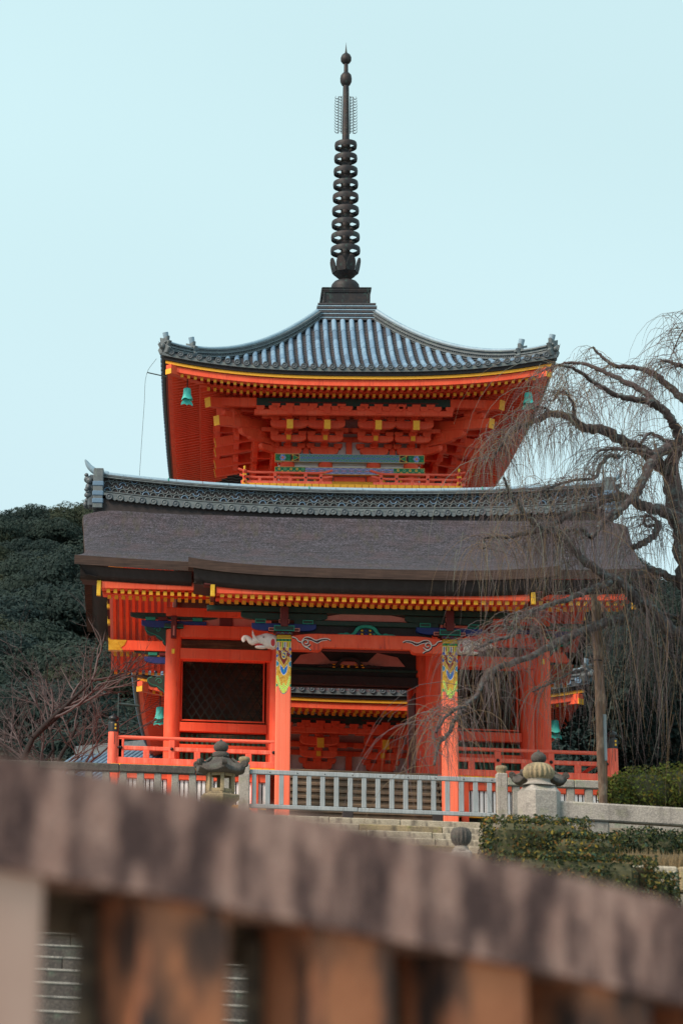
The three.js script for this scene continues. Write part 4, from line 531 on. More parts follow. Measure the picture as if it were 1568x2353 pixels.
// rainbow beam between the porch posts
{
  const s = new THREE.Shape(); s.moveTo(-1.83, 3.95); s.lineTo(-1.18, 3.95); s.quadraticCurveTo(-1.1, 3.96, -1.06, 4.03); s.lineTo(1.06, 4.03); s.quadraticCurveTo(1.1, 3.96, 1.18, 3.95); s.lineTo(1.83, 3.95); s.lineTo(1.83, 4.27); s.quadraticCurveTo(1.5, 4.34, 1.2, 4.345); s.lineTo(-1.2, 4.345); s.quadraticCurveTo(-1.5, 4.34, -1.83, 4.27); s.closePath();
  const beam = A('rainbow_beam', mv(extrude(s, 0.3, 0.015), 0, 0, ZK), red); part(beam, 'beam_lip', bx(-1.1, 1.1, 3.975, 4.02, ZK - 0.16, ZK - 0.02), maroon);
  for (const q of [-1, 1]) {
    const m = (x, y) => V(q * (-1.45 + x), 4.13 + y, ZK + 0.15), ribbon = (pts, r) => tube(curve(pts, 26), r, 6).scale(1, 1, 1);
    const spiral = []; for (let k = 0; k <= 20; k++) { const a = 0.4 + k / 20 * 8.4, r = 0.115 - k * 0.0045; spiral.push(m(-0.02 + Math.cos(-a) * r * 1.0, Math.sin(-a) * r)); }
    const up = [m(-0.36, 0.13), m(-0.26, 0.10), m(-0.2, 0.03), m(-0.1, 0.0)], sweep = [m(-0.12, 0.03), m(-0.04, 0.125), m(0.08, 0.125), m(0.22, 0.06), m(0.36, 0.1), m(0.5, 0.11), m(0.58, 0.07)], tail = [m(-0.1, -0.04), m(-0.04, -0.11), m(0.04, -0.14), m(0.1, -0.185)], lower = [m(0.02, 0.08), m(0.12, 0.06), m(0.26, 0.005), m(0.36, 0.06), m(0.5, 0.085)];
    for (const c of [up, sweep, tail, spiral]) part(beam, 'cloud_carving', ribbon(c.map((p) => p.clone().add(V(0.012, -0.014, -0.004))), 0.021), navy);
    for (const c of [up, sweep, tail, spiral]) part(beam, 'cloud_outline', ribbon(c, 0.0125).translate(0, 0, 0.016), ivory); part(beam, 'cloud_carving', ribbon(lower, 0.02), navy); part(beam, 'cloud_outline', ribbon(lower.map((p) => p.clone().add(V(0, -0.016, 0))), 0.009).translate(0, 0, 0.016), ivory);
  }
  const frog = (sc, z, y, mat) => { const f = new THREE.Shape(); f.moveTo(-0.75, 0); f.quadraticCurveTo(-0.62, 0.07, -0.55, 0.04); f.quadraticCurveTo(-0.46, 0.1, -0.4, 0.03); f.quadraticCurveTo(-0.3, 0.05, -0.26, 0.16); f.quadraticCurveTo(-0.2, 0.27, 0, 0.27); f.quadraticCurveTo(0.2, 0.27, 0.26, 0.16); f.quadraticCurveTo(0.3, 0.05, 0.4, 0.03); f.quadraticCurveTo(0.46, 0.1, 0.55, 0.04); f.quadraticCurveTo(0.62, 0.07, 0.75, 0); f.lineTo(0.34, 0); f.quadraticCurveTo(0.26, 0.03, 0.2, 0.14); f.quadraticCurveTo(0.14, 0.22, 0, 0.22); f.quadraticCurveTo(-0.14, 0.22, -0.2, 0.14); f.quadraticCurveTo(-0.26, 0.03, -0.34, 0); f.closePath(); return mv(extrude(f, 0.16, 0.012), 0, y, z, 0, 0, 0, sc); };
  const fl = A('frog_leg_strut', frog(1, ZK, 4.345, 0), teal); part(fl, 'strut_panel', bx(-0.27, 0.27, 4.35, 4.57, ZK - 0.05, ZK + 0.02), navy); for (let k = 0; k < 9; k++) part(fl, 'carved_flower', mv(new THREE.SphereGeometry(0.035, 8, 6), -0.2 + (k % 5) * 0.1, 4.40 + (k > 4 ? 0.09 : 0), ZK + 0.03, 0, 0, 0, [1, 0.8, 0.6]), [bluePaint, gold, bluePaint, gold, teal][k % 5]);
  A('porch_tie', bx(-1.75, 1.75, 4.6, 4.72, ZK - 0.1, ZK + 0.04), darkGreen); A('porch_purlin', bx(-3.9, 3.9, 4.90, 5.03, ZK - 0.14, ZK + 0.1), darkGreen); A('strut_panel', pbox(-1.6, 1.6, 4.34, 4.62, ZK - 0.12, ZK - 0.08), darkWood); A('plaster_panel', extrude([[-0.95, 0.1], [-0.6, 0.16], [0.6, 0.16], [0.95, 0.1], [1.0, 0], [-1.0, 0]], 0.03, 0), pinkPaint, { p: [0, 4.74, ZK - 0.06] });
  A('transom_carving', frog([1.1, 1, 1], ZM + 0.14, 4.52, 0), darkWood); for (let k = 0; k < 10; k++) A('gilt_carving', new THREE.SphereGeometry(0.028, 7, 5).scale(1.5, 0.7, 0.7), gold, { p: [-0.42 + (k % 5) * 0.2 + rr(-0.04, 0.04), 4.50 + (k > 4 ? 0.07 : 0) + rr(-0.02, 0.02), ZM + 0.26] });
}
// beams, panels and slats of the two side bays
for (const s of [-1, 1]) {
  const x0 = Math.min(s * (CX - 0.18), s * 2.18), x1 = Math.max(s * (CX - 0.18), s * 2.18), xc = (x0 + x1) / 2, w = x1 - x0;
  A('head_tie_beam', bx(x0 - 0.02, x1 + 0.02, 4.80, 5.13, -0.13, 0.12), red); A('tie_beam', bx(x0, x1, 4.22, 4.51, -0.12, 0.13), red); A('slot_panel', pbox(x0, x1, 4.9, 5.18, ZM + 0.02, ZM + 0.06), stepWood);
  A('plaster_panel', pbox(x0, x1, 5.12, 5.4, -0.06, 0.0), pinkPaint); A('wall_strut', bx(xc - 0.17, xc + 0.17, 5.13, 5.38, -0.02, 0.06), maroon);
  // panel, sill and slats stand back on the middle row of columns
  A('lattice_backboard', pbox(x0, x1, 2.4, 5.15, ZR + 0.2, ZR + 0.26), stepWood);
  const f = A('lattice_frame', bx(x0 + 0.02, x1 - 0.06, 2.93, 2.97, ZM, ZM + 0.05, 0.005), red); part(f, 'frame_rail', bx(x0 + 0.02, x1 - 0.06, 4.58, 4.62, ZM - 0.02, ZM + 0.03, 0.005), red); for (const x of [x0 + 0.05, x1 - 0.10]) part(f, 'frame_stile', bx(x - 0.02, x + 0.02, 2.972, 4.578, ZM - 0.02, ZM + 0.03, 0.005), red);
  const lat = (a, b) => { const d = b.clone().sub(a), L = d.length(); const m = A('lattice_bar', pbox(-0.012, 0.012, -L / 2, L / 2, -0.008, 0.008), latticeGreen, { p: [(a.x + b.x) / 2, (a.y + b.y) / 2, a.z] }); m.rotation.z = Math.atan2(-(d.x), d.y); return m; };
  const X0 = x0 + 0.07, X1 = x1 - 0.12, Y0 = 2.975, Y1 = 4.575, sl = 1.55;
  for (const q of [-1, 1]) for (let k = -10; k < 14; k++) { const xb = X0 + k * 0.235; let [a, b] = [Y0, Y1].map((y) => V(q > 0 ? xb + (y - Y0) / sl : X0 + X1 - (xb + (y - Y0) / sl), y, ZM - 0.06 - q * 0.011)); const cut = (p, o, X) => { const t = (X - p.x) / (o.x - p.x); return V(X, p.y + (o.y - p.y) * t, p.z); }; if (Math.max(a.x, b.x) < X0 || Math.min(a.x, b.x) > X1) continue; if (a.x < X0) a = cut(a, b, X0); if (a.x > X1) a = cut(a, b, X1); if (b.x < X0) b = cut(b, a, X0); if (b.x > X1) b = cut(b, a, X1); if (a.distanceTo(b) > 0.05) lat(a, b); }
  A('sill_beam', bx(x0, x1, 2.63, 2.88, ZM - 0.12, ZM + 0.14), red); A('inner_tie_beam', bx(x0, x1, 4.64, 4.9, ZM - 0.1, ZM + 0.12), red);
  A('slat_backboard', pbox(x0, x1, 1.2, 2.65, ZM - 0.5, ZM - 0.45), stepWood); for (let k = 0; k < 17; k++) { const x = lerp(x0 + 0.08, x1 - 0.08, k / 16); A('green_slat', extrude([[-0.034, 1.28], [0.034, 1.28], [0.034, 2.5], [0, 2.61], [-0.034, 2.5]], 0.04, 0), greenBar, { p: [x, 0, ZM - 0.1] }); }
  A('mid_beam', bx(x0, x1, 2.12, 2.28, ZM - 0.08, ZM + 0.12), red);
  A('floor_beam', bx(x0, x1, 1.1, 1.3, -0.1, 0.12), red);
  // brackets, carved noses and beam end on the corner column
  for (const z of [0, ZR]) {
    const X = s * CX, dy = z ? -0.62 : 0; A('bracket_block', bx(X - 0.25, X + 0.25, 5.02 + dy * 0.2, 5.14 + dy * 0.2, z - 0.25, z + 0.25), darkGreen); A('block_edging', bx(X - 0.26, X + 0.26, 5.02 + dy * 0.2, 5.04 + dy * 0.2, z + 0.24, z + 0.262, 0.002), teal);
    A('bracket_arm', extrude(armShape(0.85, 0.17), 0.14, 0.01), bluePaint, { p: [X, 5.06 + dy * 0.25, z + 0.02] }); for (const d of [-0.62, -0.3, 0.62]) A('bracket_block', bx(X + d - 0.13, X + d + 0.13, 5.24 + dy * 0.2, 5.33 + dy * 0.2, z - 0.1, z + 0.13), d === -0.3 ? maroon : teal);
    A('bracket_arm', extrude(armShape(1.15, 0.14), 0.13, 0.01), darkGreen, { p: [X, 5.30 + dy * 0.2, z + 0.0] });
    const nose = new THREE.Shape(); nose.moveTo(0, -0.42); nose.quadraticCurveTo(0.1, -0.36, 0.07, -0.28); nose.quadraticCurveTo(0.24, -0.26, 0.27, -0.14); nose.quadraticCurveTo(0.46, -0.2, 0.52, -0.05); nose.quadraticCurveTo(0.6, 0.06, 0.5, 0.11); nose.quadraticCurveTo(0.42, 0.16, 0.36, 0.08); nose.quadraticCurveTo(0.28, 0.16, 0.2, 0.14); nose.lineTo(0, 0.16); nose.closePath();
    const nz = A('cloud_nose', mv(extrude(nose, 0.1, 0.015, 8), s * (CX + 0.2), 5.0 + dy, z, 0, s > 0 ? 0 : Math.PI, 0), darkGreen); const swirl = []; for (let k = 0; k <= 18; k++) { const a = k / 18 * 7, r = 0.1 - k * 0.0045; swirl.push(V(s * (CX + 0.42) + s * Math.cos(a) * r, 5.0 + dy + Math.sin(a) * r, z + 0.052)); } part(nz, 'cloud_outline', merge([tube(swirl, 0.011, 5), tube(curve([V(s * (CX + 0.22), 4.62 + dy, z + 0.05), V(s * (CX + 0.3), 4.74 + dy, z + 0.05), V(s * (CX + 0.46), 4.85 + dy, z + 0.05), V(s * (CX + 0.7), 4.95 + dy, z + 0.05), V(s * (CX + 0.74), 5.07 + dy, z + 0.05), V(s * (CX + 0.62), 5.12 + dy, z + 0.05)], 20), 0.011, 5)]), teal);
  }
  A('beam_nose', bx(s * CX - 0.075, s * CX + 0.075, 4.74, 5.34, 0.18, 0.34), maroon); A('nose_marking', bx(s * CX - 0.02, s * CX + 0.02, 4.8, 5.06, 0.335, 0.346, 0.002), pinkPaint);
  // passage side walls, rear and upper walls
  A('passage_wall', bx(s * 2 - 0.06, s * 2 + 0.06, 1.24, 4.9, ZR + 0.2, ZM - 0.2), red);  A('rear_wall', pbox(x0, x1, 1.2, 5.2, ZR - 0.05, ZR + 0.05), red); A('side_wall', bx(s * CX - 0.06, s * CX + 0.06, 1.2, 5.2, ZR, ZM - 0.2), red); A('gable_wall', bx(s * CX - 0.05, s * CX + 0.05, 5.2, 7.6, ZR + 0.6, -0.6), plaster);
  for (const [y0, y1] of [[4.8, 5.1]]) A('side_tie_beam', bx(s * CX - 0.1, s * CX + 0.1, y0, y1, ZR + 0.15, -0.18), red);
  A('door_leaf', mv(bx(-0.05, 0.05, 1.3, 4.0, 0, 1.7, 0.02), s * 1.86, 0, ZR + 0.1, 0, 0, 0), maroon);
}
// passage ceiling and transoms
A('ceiling', pbox(-4.6, 4.6, 5.2, 5.26, ZR, -0.1), darkWood); A('passage_head_beam', bx(-1.85, 1.85, 4.8, 5.13, -0.12, 0.1), maroon);
A('transom_beam', bx(-1.85, 1.85, 4.05, 4.30, ZM - 0.14, ZM + 0.14), darkWood); A('transom_panel', pbox(-1.85, 1.85, 4.3, 5.2, ZM - 0.05, ZM + 0.03), darkWood); A('transom_rail', bx(-1.85, 1.85, 4.42, 4.50, ZM + 0.02, ZM + 0.12), darkGreen); A('transom_beam', bx(-1.85, 1.85, 4.36, 4.62, ZR - 0.12, ZR + 0.12), darkWood); A('transom_panel', pbox(-1.85, 1.85, 4.62, 5.2, ZR - 0.04, ZR + 0.04), darkWood);
A('passage_plaster', extrude([[-1.5, 0], [1.5, 0], [1.3, 0.25], [0.75, 0.36], [0.5, 0.1], [-0.5, 0.1], [-0.75, 0.36], [-1.3, 0.25]], 0.02, 0), pinkPaint, { p: [0, 4.6, ZM + 0.045] });
// veranda: floor, plank ends, skirting
A('veranda_floor', bx(-6.35, 6.35, 1.12, 1.235, -6.0, 1.42, 0.02), redWorn);
for (const s of [-1, 1]) {
  for (let k = 0; k < 24; k++) { const x = s * (2.15 + k * 0.175); A('floor_plank_end', bx(x - 0.08, x + 0.08, 1.125, 1.228, 1.40, 1.46, 0.008), yellow); }
  const x0 = Math.min(s * 2.3, s * 6.3), x1 = Math.max(s * 2.3, s * 6.3); A('under_floor_beam', bx(x0, x1, 0.88, 1.08, 1.12, 1.34), red); A('under_floor_beam', bx(x0, x1, 0.2, 0.3, 1.18, 1.3), yellow);
  for (const X of [4.72, 2.6, 6.15]) A('veranda_stilt', bx(s * X - 0.09, s * X + 0.09, -0.4, 1.1, 1.22, 1.38), red);
  A('skirting_backboard', pbox(x0, x1, -0.4, 0.88, 1.0, 1.04), darkWood); for (let k = 0; k < 36; k++) { const x = s * (2.36 + k * 0.109); A('white_slat', pbox(x - 0.038, x + 0.038, 0.31, 0.875, 1.23, 1.27), whitePaint); }
  // railing
  const rx0 = s * 6.21, rx1 = s * 2.12, a = Math.min(rx0, rx1), b = Math.max(rx0, rx1), rz = 1.3;
  A('handrail', tube([V(rx0, 1.925, rz), V((rx0 + rx1) / 2, 1.92, rz), V(rx1, 1.925, rz)], 0.05, 10), redWorn); A('mid_rail', bx(a, b, 1.60, 1.705, rz - 0.045, rz + 0.045), redWorn); A('bottom_rail', bx(a, b, 1.24, 1.405, rz - 0.06, rz + 0.06), redWorn);
  for (let k = 1; k <= 6; k++) { const x = s * (2.12 + k * 0.647), full = k % 2 === 0 ? 1 : 0; A('baluster', full ? bx(x - 0.075, x + 0.075, 1.40, 1.88, rz - 0.05, rz + 0.055) : bx(x - 0.08, x + 0.08, 1.40, 1.605, rz - 0.045, rz + 0.05), redWorn); if (full) A('nail_cover', new THREE.SphereGeometry(0.042, 10, 8), ironBlack, { p: [x, 1.655, rz + 0.06] }); }
  for (const x of [s * 2.14, s * 6.05]) { A('baluster', bx(x - 0.075, x + 0.075, 1.25, 1.89, rz - 0.055, rz + 0.055), redWorn); A('nail_cover', new THREE.SphereGeometry(0.042, 10, 8), ironBlack, { p: [x, 1.655, rz + 0.062] }); }
  const post = A('newel_post', cyl(0.135, 0.128, 1.2, 2.05, 20).translate(rx0, 0, rz), redWorn);
  part(post, 'newel_finial', lathe([[0.135, 2.05], [0.135, 2.27], [0.12, 2.3], [0.085, 2.32], [0.085, 2.335], [0.12, 2.36], [0.132, 2.41], [0.10, 2.46], [0.03, 2.49], [0, 2.54]], 18).translate(rx0, 0, rz), black); for (const y of [2.11, 2.2]) part(post, 'finial_plate', bx(rx0 + 0.03, rx0 + 0.075, y, y + 0.055, rz + 0.118, rz + 0.132, 0.004), gold); part(post, 'post_crack', bx(rx0 + 0.03, rx0 + 0.042, 1.72, 2.03, rz + 0.12, rz + 0.131, 0.002), ironBlack);
  for (const [y, r] of [[1.925, 0.05], [1.65, 0.055], [1.32, 0.08]]) A('side_rail', tube([V(rx0, y, rz), V(rx0, y, -2.3), V(rx0, y, -5.9)], r, 8), redWorn);
}
// timber steps up to the passage
{ const n = 9; for (let k = 0; k < n; k++) { const y = -0.45 + (k + 1) * 1.68 / n, z = 3.1 - k * 0.19; A('step_board', bx(-1.9, 1.9, y - 0.075, y, z - 0.22, z + 0.03, 0.012), stepWood); A('step_riser', bx(-1.88, 1.88, y - 1.68 / n + 0.002, y - 0.077, z - 0.05, z - 0.02, 0.004), stepWood); } for (const s of [-1, 1]) A('step_string', mv(extrude([[-3.2, -0.42], [-1.35, 1.25], [-1.35, 0.8], [-2.8, -0.42]], 0.12, 0.01), s * 1.98, 0, 0, 0, Math.PI / 2, 0), stepWood); }

// ---------------------------------------------------------------- ground, terrace, stairs
const earth = std({ map: tex(256, 6, (u, v) => mixc(rgb(122, 114, 102), rgb(152, 144, 130), fbm(u, v, 8, 8, 701) * 0.7 + fbm(u, v, 60, 60, 707, 2) * 0.4)), roughness: 0.95 });
const soil = std({ map: tex(256, 3, (u, v) => mixc(rgb(54, 48, 38), rgb(92, 84, 62), fbm(u, v, 9, 9, 711) * 0.8 + fbm(u, v, 50, 50, 717, 2) * 0.3)), roughness: 1 });
setting('ground', boxUV(new THREE.CircleGeometry(1600, 64).rotateX(-Math.PI / 2).translate(0, -7.2, 0)), earth);
setting('terrace', pbox(-46, 46, -7.25, -0.45, -58, 6.5), earth);
setting('middle_landing', pbox(-46, 2.3, -7.22, -2.85, 6.4, 24.2), earth);
setting('garden_bank', quadMesh([[V(2.3, -0.6, 6.45), V(12, -0.6, 6.45), V(46, -0.6, 6.45)], [V(2.3, -1.1, 12), V(12, -1.1, 12), V(46, -1.1, 12)], [V(2.3, -2.0, 17), V(12, -2.0, 17), V(46, -2.0, 17)], [V(2.3, -2.6, 18.5), V(12, -2.6, 18.5), V(46, -2.6, 18.5)], [V(2.3, -2.63, 21.8), V(12, -2.63, 21.8), V(46, -2.63, 21.8)]]), soil);
setting('lower_bank', pbox(0.2, 2.3, -7.2, -2.82, 18, 24.2), soil);
{ // stone steps
  const up = thing('stone_staircase', 'upper flight of pale stone steps below the grey wooden fence', 'stairs', [0, 0, 0], 0, 'stone stairs to the gate');
  for (let k = 0; k < 14; k++) { const y = -0.45 - k * 0.17, z = 6.55 + k * 0.36; let x = -3.05; while (x < 2.28) { const w = rr(0.95, 1.9), x1 = Math.min(2.29, x + w); part(up, 'step_stone', bx(x + 0.004, x1 - 0.004, y - 0.19, y + rr(-0.006, 0.006), z - 0.42, z + rr(-0.008, 0.008), 0.018), rnd() < 0.3 ? stoneMoss : stoneStep); x = x1; } }
  part(up, 'stair_core', boxUV(extrude([[-6.4, -0.66], [-11.7, -3.1], [-6.4, -3.1]], 5.3, 0).rotateY(Math.PI / 2).translate(-0.38, 0, 0)), stoneDark);
  const lo = thing('stone_staircase', 'lower broad flight of worn stone steps seen between the blurred railing posts', 'stairs', [0, 0, 0], 0, 'stone stairs to the gate');
  for (let k = 0; k < 28; k++) { const y = -2.85 - k * 0.155, z = 24.25 + k * 0.6; let x = -9; while (x < -0.22) { const w = rr(1.0, 2.2), x1 = Math.min(-0.2, x + w); const o = rr(-0.008, 0.008); part(lo, 'step_stone', bx(x + 0.004, x1 - 0.004, y - 0.2, y - 0.024, z - 0.62, z + o, 0.006), stoneDark); part(lo, 'lit_worn_tread', bx(x + 0.004, x1 - 0.004, y - 0.023, y + rr(-0.003, 0.003), z - 0.62, z + o + 0.014, 0.009), stoneGrey); x = x1; } }  // tread lips paler: worn edges, plus sky-lit nosings put into the colour
  part(lo, 'stair_core', boxUV(extrude([[-24, -3.05], [-41, -7.4], [-24, -7.4]], 8.8, 0).rotateY(Math.PI / 2).translate(-4.6, 0, 0)), stoneDark);
}
// ---------------------------------------------------------------- grey timber barrier across the stair head
{
  const f = thing('wooden_fence', 'low grey weathered wooden fence with square balusters at the stair head', 'fence', [0, 0, 6.0]);
  part(f, 'top_rail', bx(-2.86, 2.72, 0.525, 0.63, -0.05, 0.05, 0.012), greyWood); part(f, 'bottom_rail', bx(-2.86, -0.4, -0.26, -0.165, -0.05, 0.05, 0.012), greyWood); part(f, 'bottom_rail', bx(-0.39, 2.72, -0.265, -0.17, -0.045, 0.055, 0.012), greyWood);
  for (let k = 0; k < 18; k++) { const x = -2.76 + k * 0.313; part(f, 'baluster', bx(x - 0.053, x + 0.053, -0.165, 0.525, -0.035, 0.035, 0.008), greyWood); }
  for (let k = 0; k < 9; k++) part(f, 'bolt_head', new THREE.SphereGeometry(0.014, 6, 5).translate(-2.4 + k * 0.626, 0.575, 0.052), ironBlack); for (const x of [-0.62, 1.4]) part(f, 'rail_foot', bx(x - 0.12, x + 0.12, -0.45, -0.262, -0.06, 0.05), darkWood);
}
// stone balustrades beside it
function balustrade(label, x0, x1, capX, mat) {
  const t = thing('stone_balustrade', label, 'balustrade', [0, 0, 6.0], 0, 'stone balustrades beside the stair head');
  const a = Math.min(x0, x1), b = Math.max(x0, x1); let x = a; while (x < b - 0.05) { const e = Math.min(b, x + rr(1.3, 1.9)); part(t, 'coping_stone', bx(x + 0.003, e - 0.003, 0.46, 0.645, -0.13, 0.13, 0.02), mat); x = e; }
  const n = Math.floor((b - a) / 0.402); for (let k = 0; k < n; k++) { const q = a + 0.2 + k * 0.402; part(t, 'baluster', bx(q - 0.085, q + 0.085, -0.3, 0.46, -0.085, 0.085, 0.014), stoneGrey); }
  part(t, 'base_stone', bx(a, b, -0.47, -0.3, -0.16, 0.16, 0.02), stoneGrey);
  const p = part(t, 'end_post', bx(capX - 0.125, capX + 0.125, -0.46, 0.74, -0.125, 0.125, 0.02), stonePale); part(p, 'post_cap', lathe([[0.11, 0.74], [0.09, 0.775], [0.13, 0.82], [0.135, 0.87], [0.115, 0.91], [0.05, 0.93], [0, 0.935]], 18).translate(capX, 0, 0), stoneMoss);
}
balustrade('lichened stone balustrade running left of the grey fence', -9.2, -3.12, -2.99, stoneDark);
balustrade('stone balustrade running right of the grey fence behind the lantern', 2.95, 9.4, 2.83, stoneGrey);
// ---------------------------------------------------------------- stone lanterns
function lantern() {
  const t = new THREE.Group(), hexR = 0.62;
  const ring = (r, y, lift = 0) => { const o = []; for (let k = 0; k <= 24; k++) { const a = k / 24 * Math.PI * 2, s = ((a + Math.PI / 6) % (Math.PI / 3)) - Math.PI / 6, f = Math.cos(Math.PI / 6) / Math.cos(Math.PI / 6 - Math.abs(((a) % (Math.PI / 3)) - 0)) || 1, m = a % (Math.PI / 3), h = Math.cos(Math.PI / 6) / Math.cos(m - Math.PI / 6), c = Math.pow(Math.abs(m - Math.PI / 6) / (Math.PI / 6), 3); o.push(V(Math.sin(a) * r * h, y + lift * c, Math.cos(a) * r * h)); } return o; };
  part(t, 'lantern_roof', quadMesh([ring(0.12, 0.30), ring(0.42, 0.27, 0), ring(hexR - 0.02, 0.29, 0.08), ring(hexR, 0.32, 0.1), ring(hexR - 0.01, 0.39, 0.13), ring(0.48, 0.45, 0.06), ring(0.36, 0.53), ring(0.27, 0.61), ring(0.2, 0.65), ring(0.0, 0.66)]), stoneDark);
  for (let k = 0; k < 6; k++) { const a = k * Math.PI / 3; part(t, 'roof_scroll', mv(merge([new THREE.CylinderGeometry(0.078, 0.078, 0.11, 12).rotateX(Math.PI / 2), new THREE.TorusGeometry(0.045, 0.016, 5, 12).translate(0, 0, 0.05)]), Math.sin(a) * (hexR - 0.03), 0.5, Math.cos(a) * (hexR - 0.03), 0, a + Math.PI / 2, 0), stoneDark); part(t, 'roof_rib', tube([V(Math.sin(a) * 0.28, 0.62, Math.cos(a) * 0.28), V(Math.sin(a) * 0.42, 0.52, Math.cos(a) * 0.42), V(Math.sin(a) * 0.58, 0.46, Math.cos(a) * 0.58)], 0.035, 6), stoneDark); }
  part(t, 'jewel_base', lathe([[0.16, 0.645], [0.2, 0.68], [0.19, 0.76], [0.14, 0.79], [0.1, 0.80]], 12), stoneDark); part(t, 'jewel', lathe([[0.09, 0.79], [0.15, 0.82], [0.175, 0.89], [0.16, 0.96], [0.1, 1.02], [0.035, 1.045], [0.03, 1.07], [0, 1.09]], 18), stoneDark);
  // fire box with openings
  for (let k = 0; k < 6; k++) { const a = k * Math.PI / 3 + Math.PI / 6, r = 0.27; part(t, 'firebox_post', mv(cbox(0.08, 0.44, 0.08, 0.01), Math.sin(a - Math.PI / 6) * 0.31, 0.06, Math.cos(a - Math.PI / 6) * 0.31, 0, a - Math.PI / 6, 0), stoneMoss); const open = k === 0 || k === 3 || k === 5 || k === 2; if (!open) part(t, 'firebox_panel', mv(cbox(0.25, 0.44, 0.05, 0.008), Math.sin(a) * r, 0.06, Math.cos(a) * r, 0, a, 0), stoneMoss); else for (const y of [-0.12, 0.25]) part(t, 'firebox_rail', mv(cbox(0.25, 0.075, 0.05, 0.008), Math.sin(a) * r, y, Math.cos(a) * r, 0, a, 0), stoneMoss); }
  part(t, 'firebox_sill', quadMesh([ring(0.0, -0.155), ring(0.34, -0.155), ring(0.36, -0.2), ring(0.30, -0.22)].reverse()), stoneMoss);
  part(t, 'lantern_platform', quadMesh([ring(0.0, -0.21), ring(0.46, -0.21), ring(0.48, -0.24), ring(0.47, -0.33), ring(0.32, -0.45), ring(0.2, -0.5)].reverse()), stoneMoss); part(t, 'lantern_shaft', lathe([[0.2, -0.48], [0.19, -0.9], [0.215, -0.92], [0.215, -1.0], [0.19, -1.02], [0.22, -1.55], [0.0, -1.55]].reverse(), 18), stoneGrey); part(t, 'lantern_base', bx(-0.42, 0.42, -1.95, -1.55, -0.42, 0.42, 0.04), stoneGrey);
  return t;
}
function placeLantern(label, x, y, z, turn, s = 1) { const l = lantern(); l.name = numbered('stone_lantern'); l.userData = { label, category: 'lantern', group: 'stone lanterns flanking the stairs' }; l.position.set(x, y, z); l.rotation.y = turn; l.scale.setScalar(s); scene.add(l); }
placeLantern('mossy stone lantern with curled roof corners left of the grey fence', -3.57, -0.06, 8.5, 0.12, 0.95);
placeLantern('dark stone lantern half hidden behind the ribbed newel, right of the fence', 3.27, -0.06, 8.5, 0.3, 0.95);
for (const x of [-3.57, 3.27]) setting('lantern_footing', bx(x - 0.7, x + 0.7, -2.9, -1.9, 7.8, 9.2, 0.05), stoneGrey);
// ---------------------------------------------------------------- ribbed newels and heavy rail on the right
const ribbed = (prof, ribs, depth, n = 72) => quadMesh(prof.map(([r, y, d]) => { const o = []; for (let k = 0; k <= n; k++) { const a = k / n * Math.PI * 2, q = r * (1 - (d ?? 0) * depth * (1 - Math.abs(Math.cos(a * ribs / 2)))); o.push(V(Math.sin(a) * q, y, Math.cos(a) * q)); } return o; }).reverse());
{
  const t = thing('stone_newel', 'thick stone newel post with a ribbed bulb finial above the hedge', 'newel post', [1.76, 0, 18]);
  part(t, 'post', bx(-0.315, 0.315, -2.4, -0.94, -0.315, 0.315, 0.13), stonePale, {}).rotation.y = 0.22; part(t, 'neck', lathe([[0.30, -0.955], [0.24, -0.925], [0.2, -0.9], [0.185, -0.87], [0.2, -0.84]], 24), stonePale);
  part(t, 'ribbed_finial', ribbed([[0.17, -0.86], [0.22, -0.83, 0.6], [0.262, -0.78, 1], [0.27, -0.71, 1], [0.245, -0.64, 1], [0.185, -0.585, 0.8], [0.12, -0.56, 0.2], [0, -0.55]], 18, 0.14), stoneMoss);
  const r = thing('stone_rail', 'heavy horizontal stone rail leading right from the ribbed newel', 'railing', [0, 0, 18]);
  const d = Math.atan2(-0.045, 2.05); for (const [a, b] of [[2.02, 4.9], [4.906, 8.2]]) { const m = part(r, 'rail_stone', bx(0, b - a, -0.31, 0, -0.15, 0.15, 0.025), stonePale, { p: [a, -1.215 - (a - 2.1) * 0.022, 0] }); m.rotation.z = -0.022; } for (const x of [2.75, 5.2, 7.6]) part(r, 'rail_block', bx(x - 0.16, x + 0.16, -2.4, -1.53, -0.1, 0.1, 0.02), stoneGrey);
  const q = thing('stone_newel', 'small dark ribbed newel lower down beside the steps left of the hedge', 'newel post', [-0.31, 0, 24]);
  part(q, 'post', bx(-0.14, 0.14, -4, -2.66, -0.14, 0.14, 0.03), stonePale); part(q, 'neck', lathe([[0.13, -2.665], [0.1, -2.63], [0.09, -2.6]], 18), stonePale); part(q, 'ribbed_finial', ribbed([[0.08, -2.6], [0.13, -2.55, 0.8], [0.152, -2.48, 1], [0.148, -2.4, 1], [0.11, -2.34, 0.8], [0, -2.32]], 14, 0.16, 56), stoneDark);
  const w = thing('retaining_wall', 'low mossy stone retaining wall at the right edge beside the hedge', 'wall', [0, 0, 22]);
  for (const [y0, y1] of [[-2.98, -2.6], [-3.5, -3.0], [-4.1, -3.52], [-4.8, -4.12], [-5.6, -4.82]]) { let x = 2.32; while (x < 9) { const e = x + rr(0.7, 1.5); part(w, 'wall_stone', bx(x + 0.008, e - 0.008, y0, y1, -0.3, y0 > -3 ? 0.04 : rr(-0.03, 0.0), 0.03), rnd() < 0.5 ? stoneMoss : stoneStep); x = e; } } part(w, 'wall_core', pbox(2.4, 9, -5.6, -2.7, -0.3, -0.12), stoneDark);
}
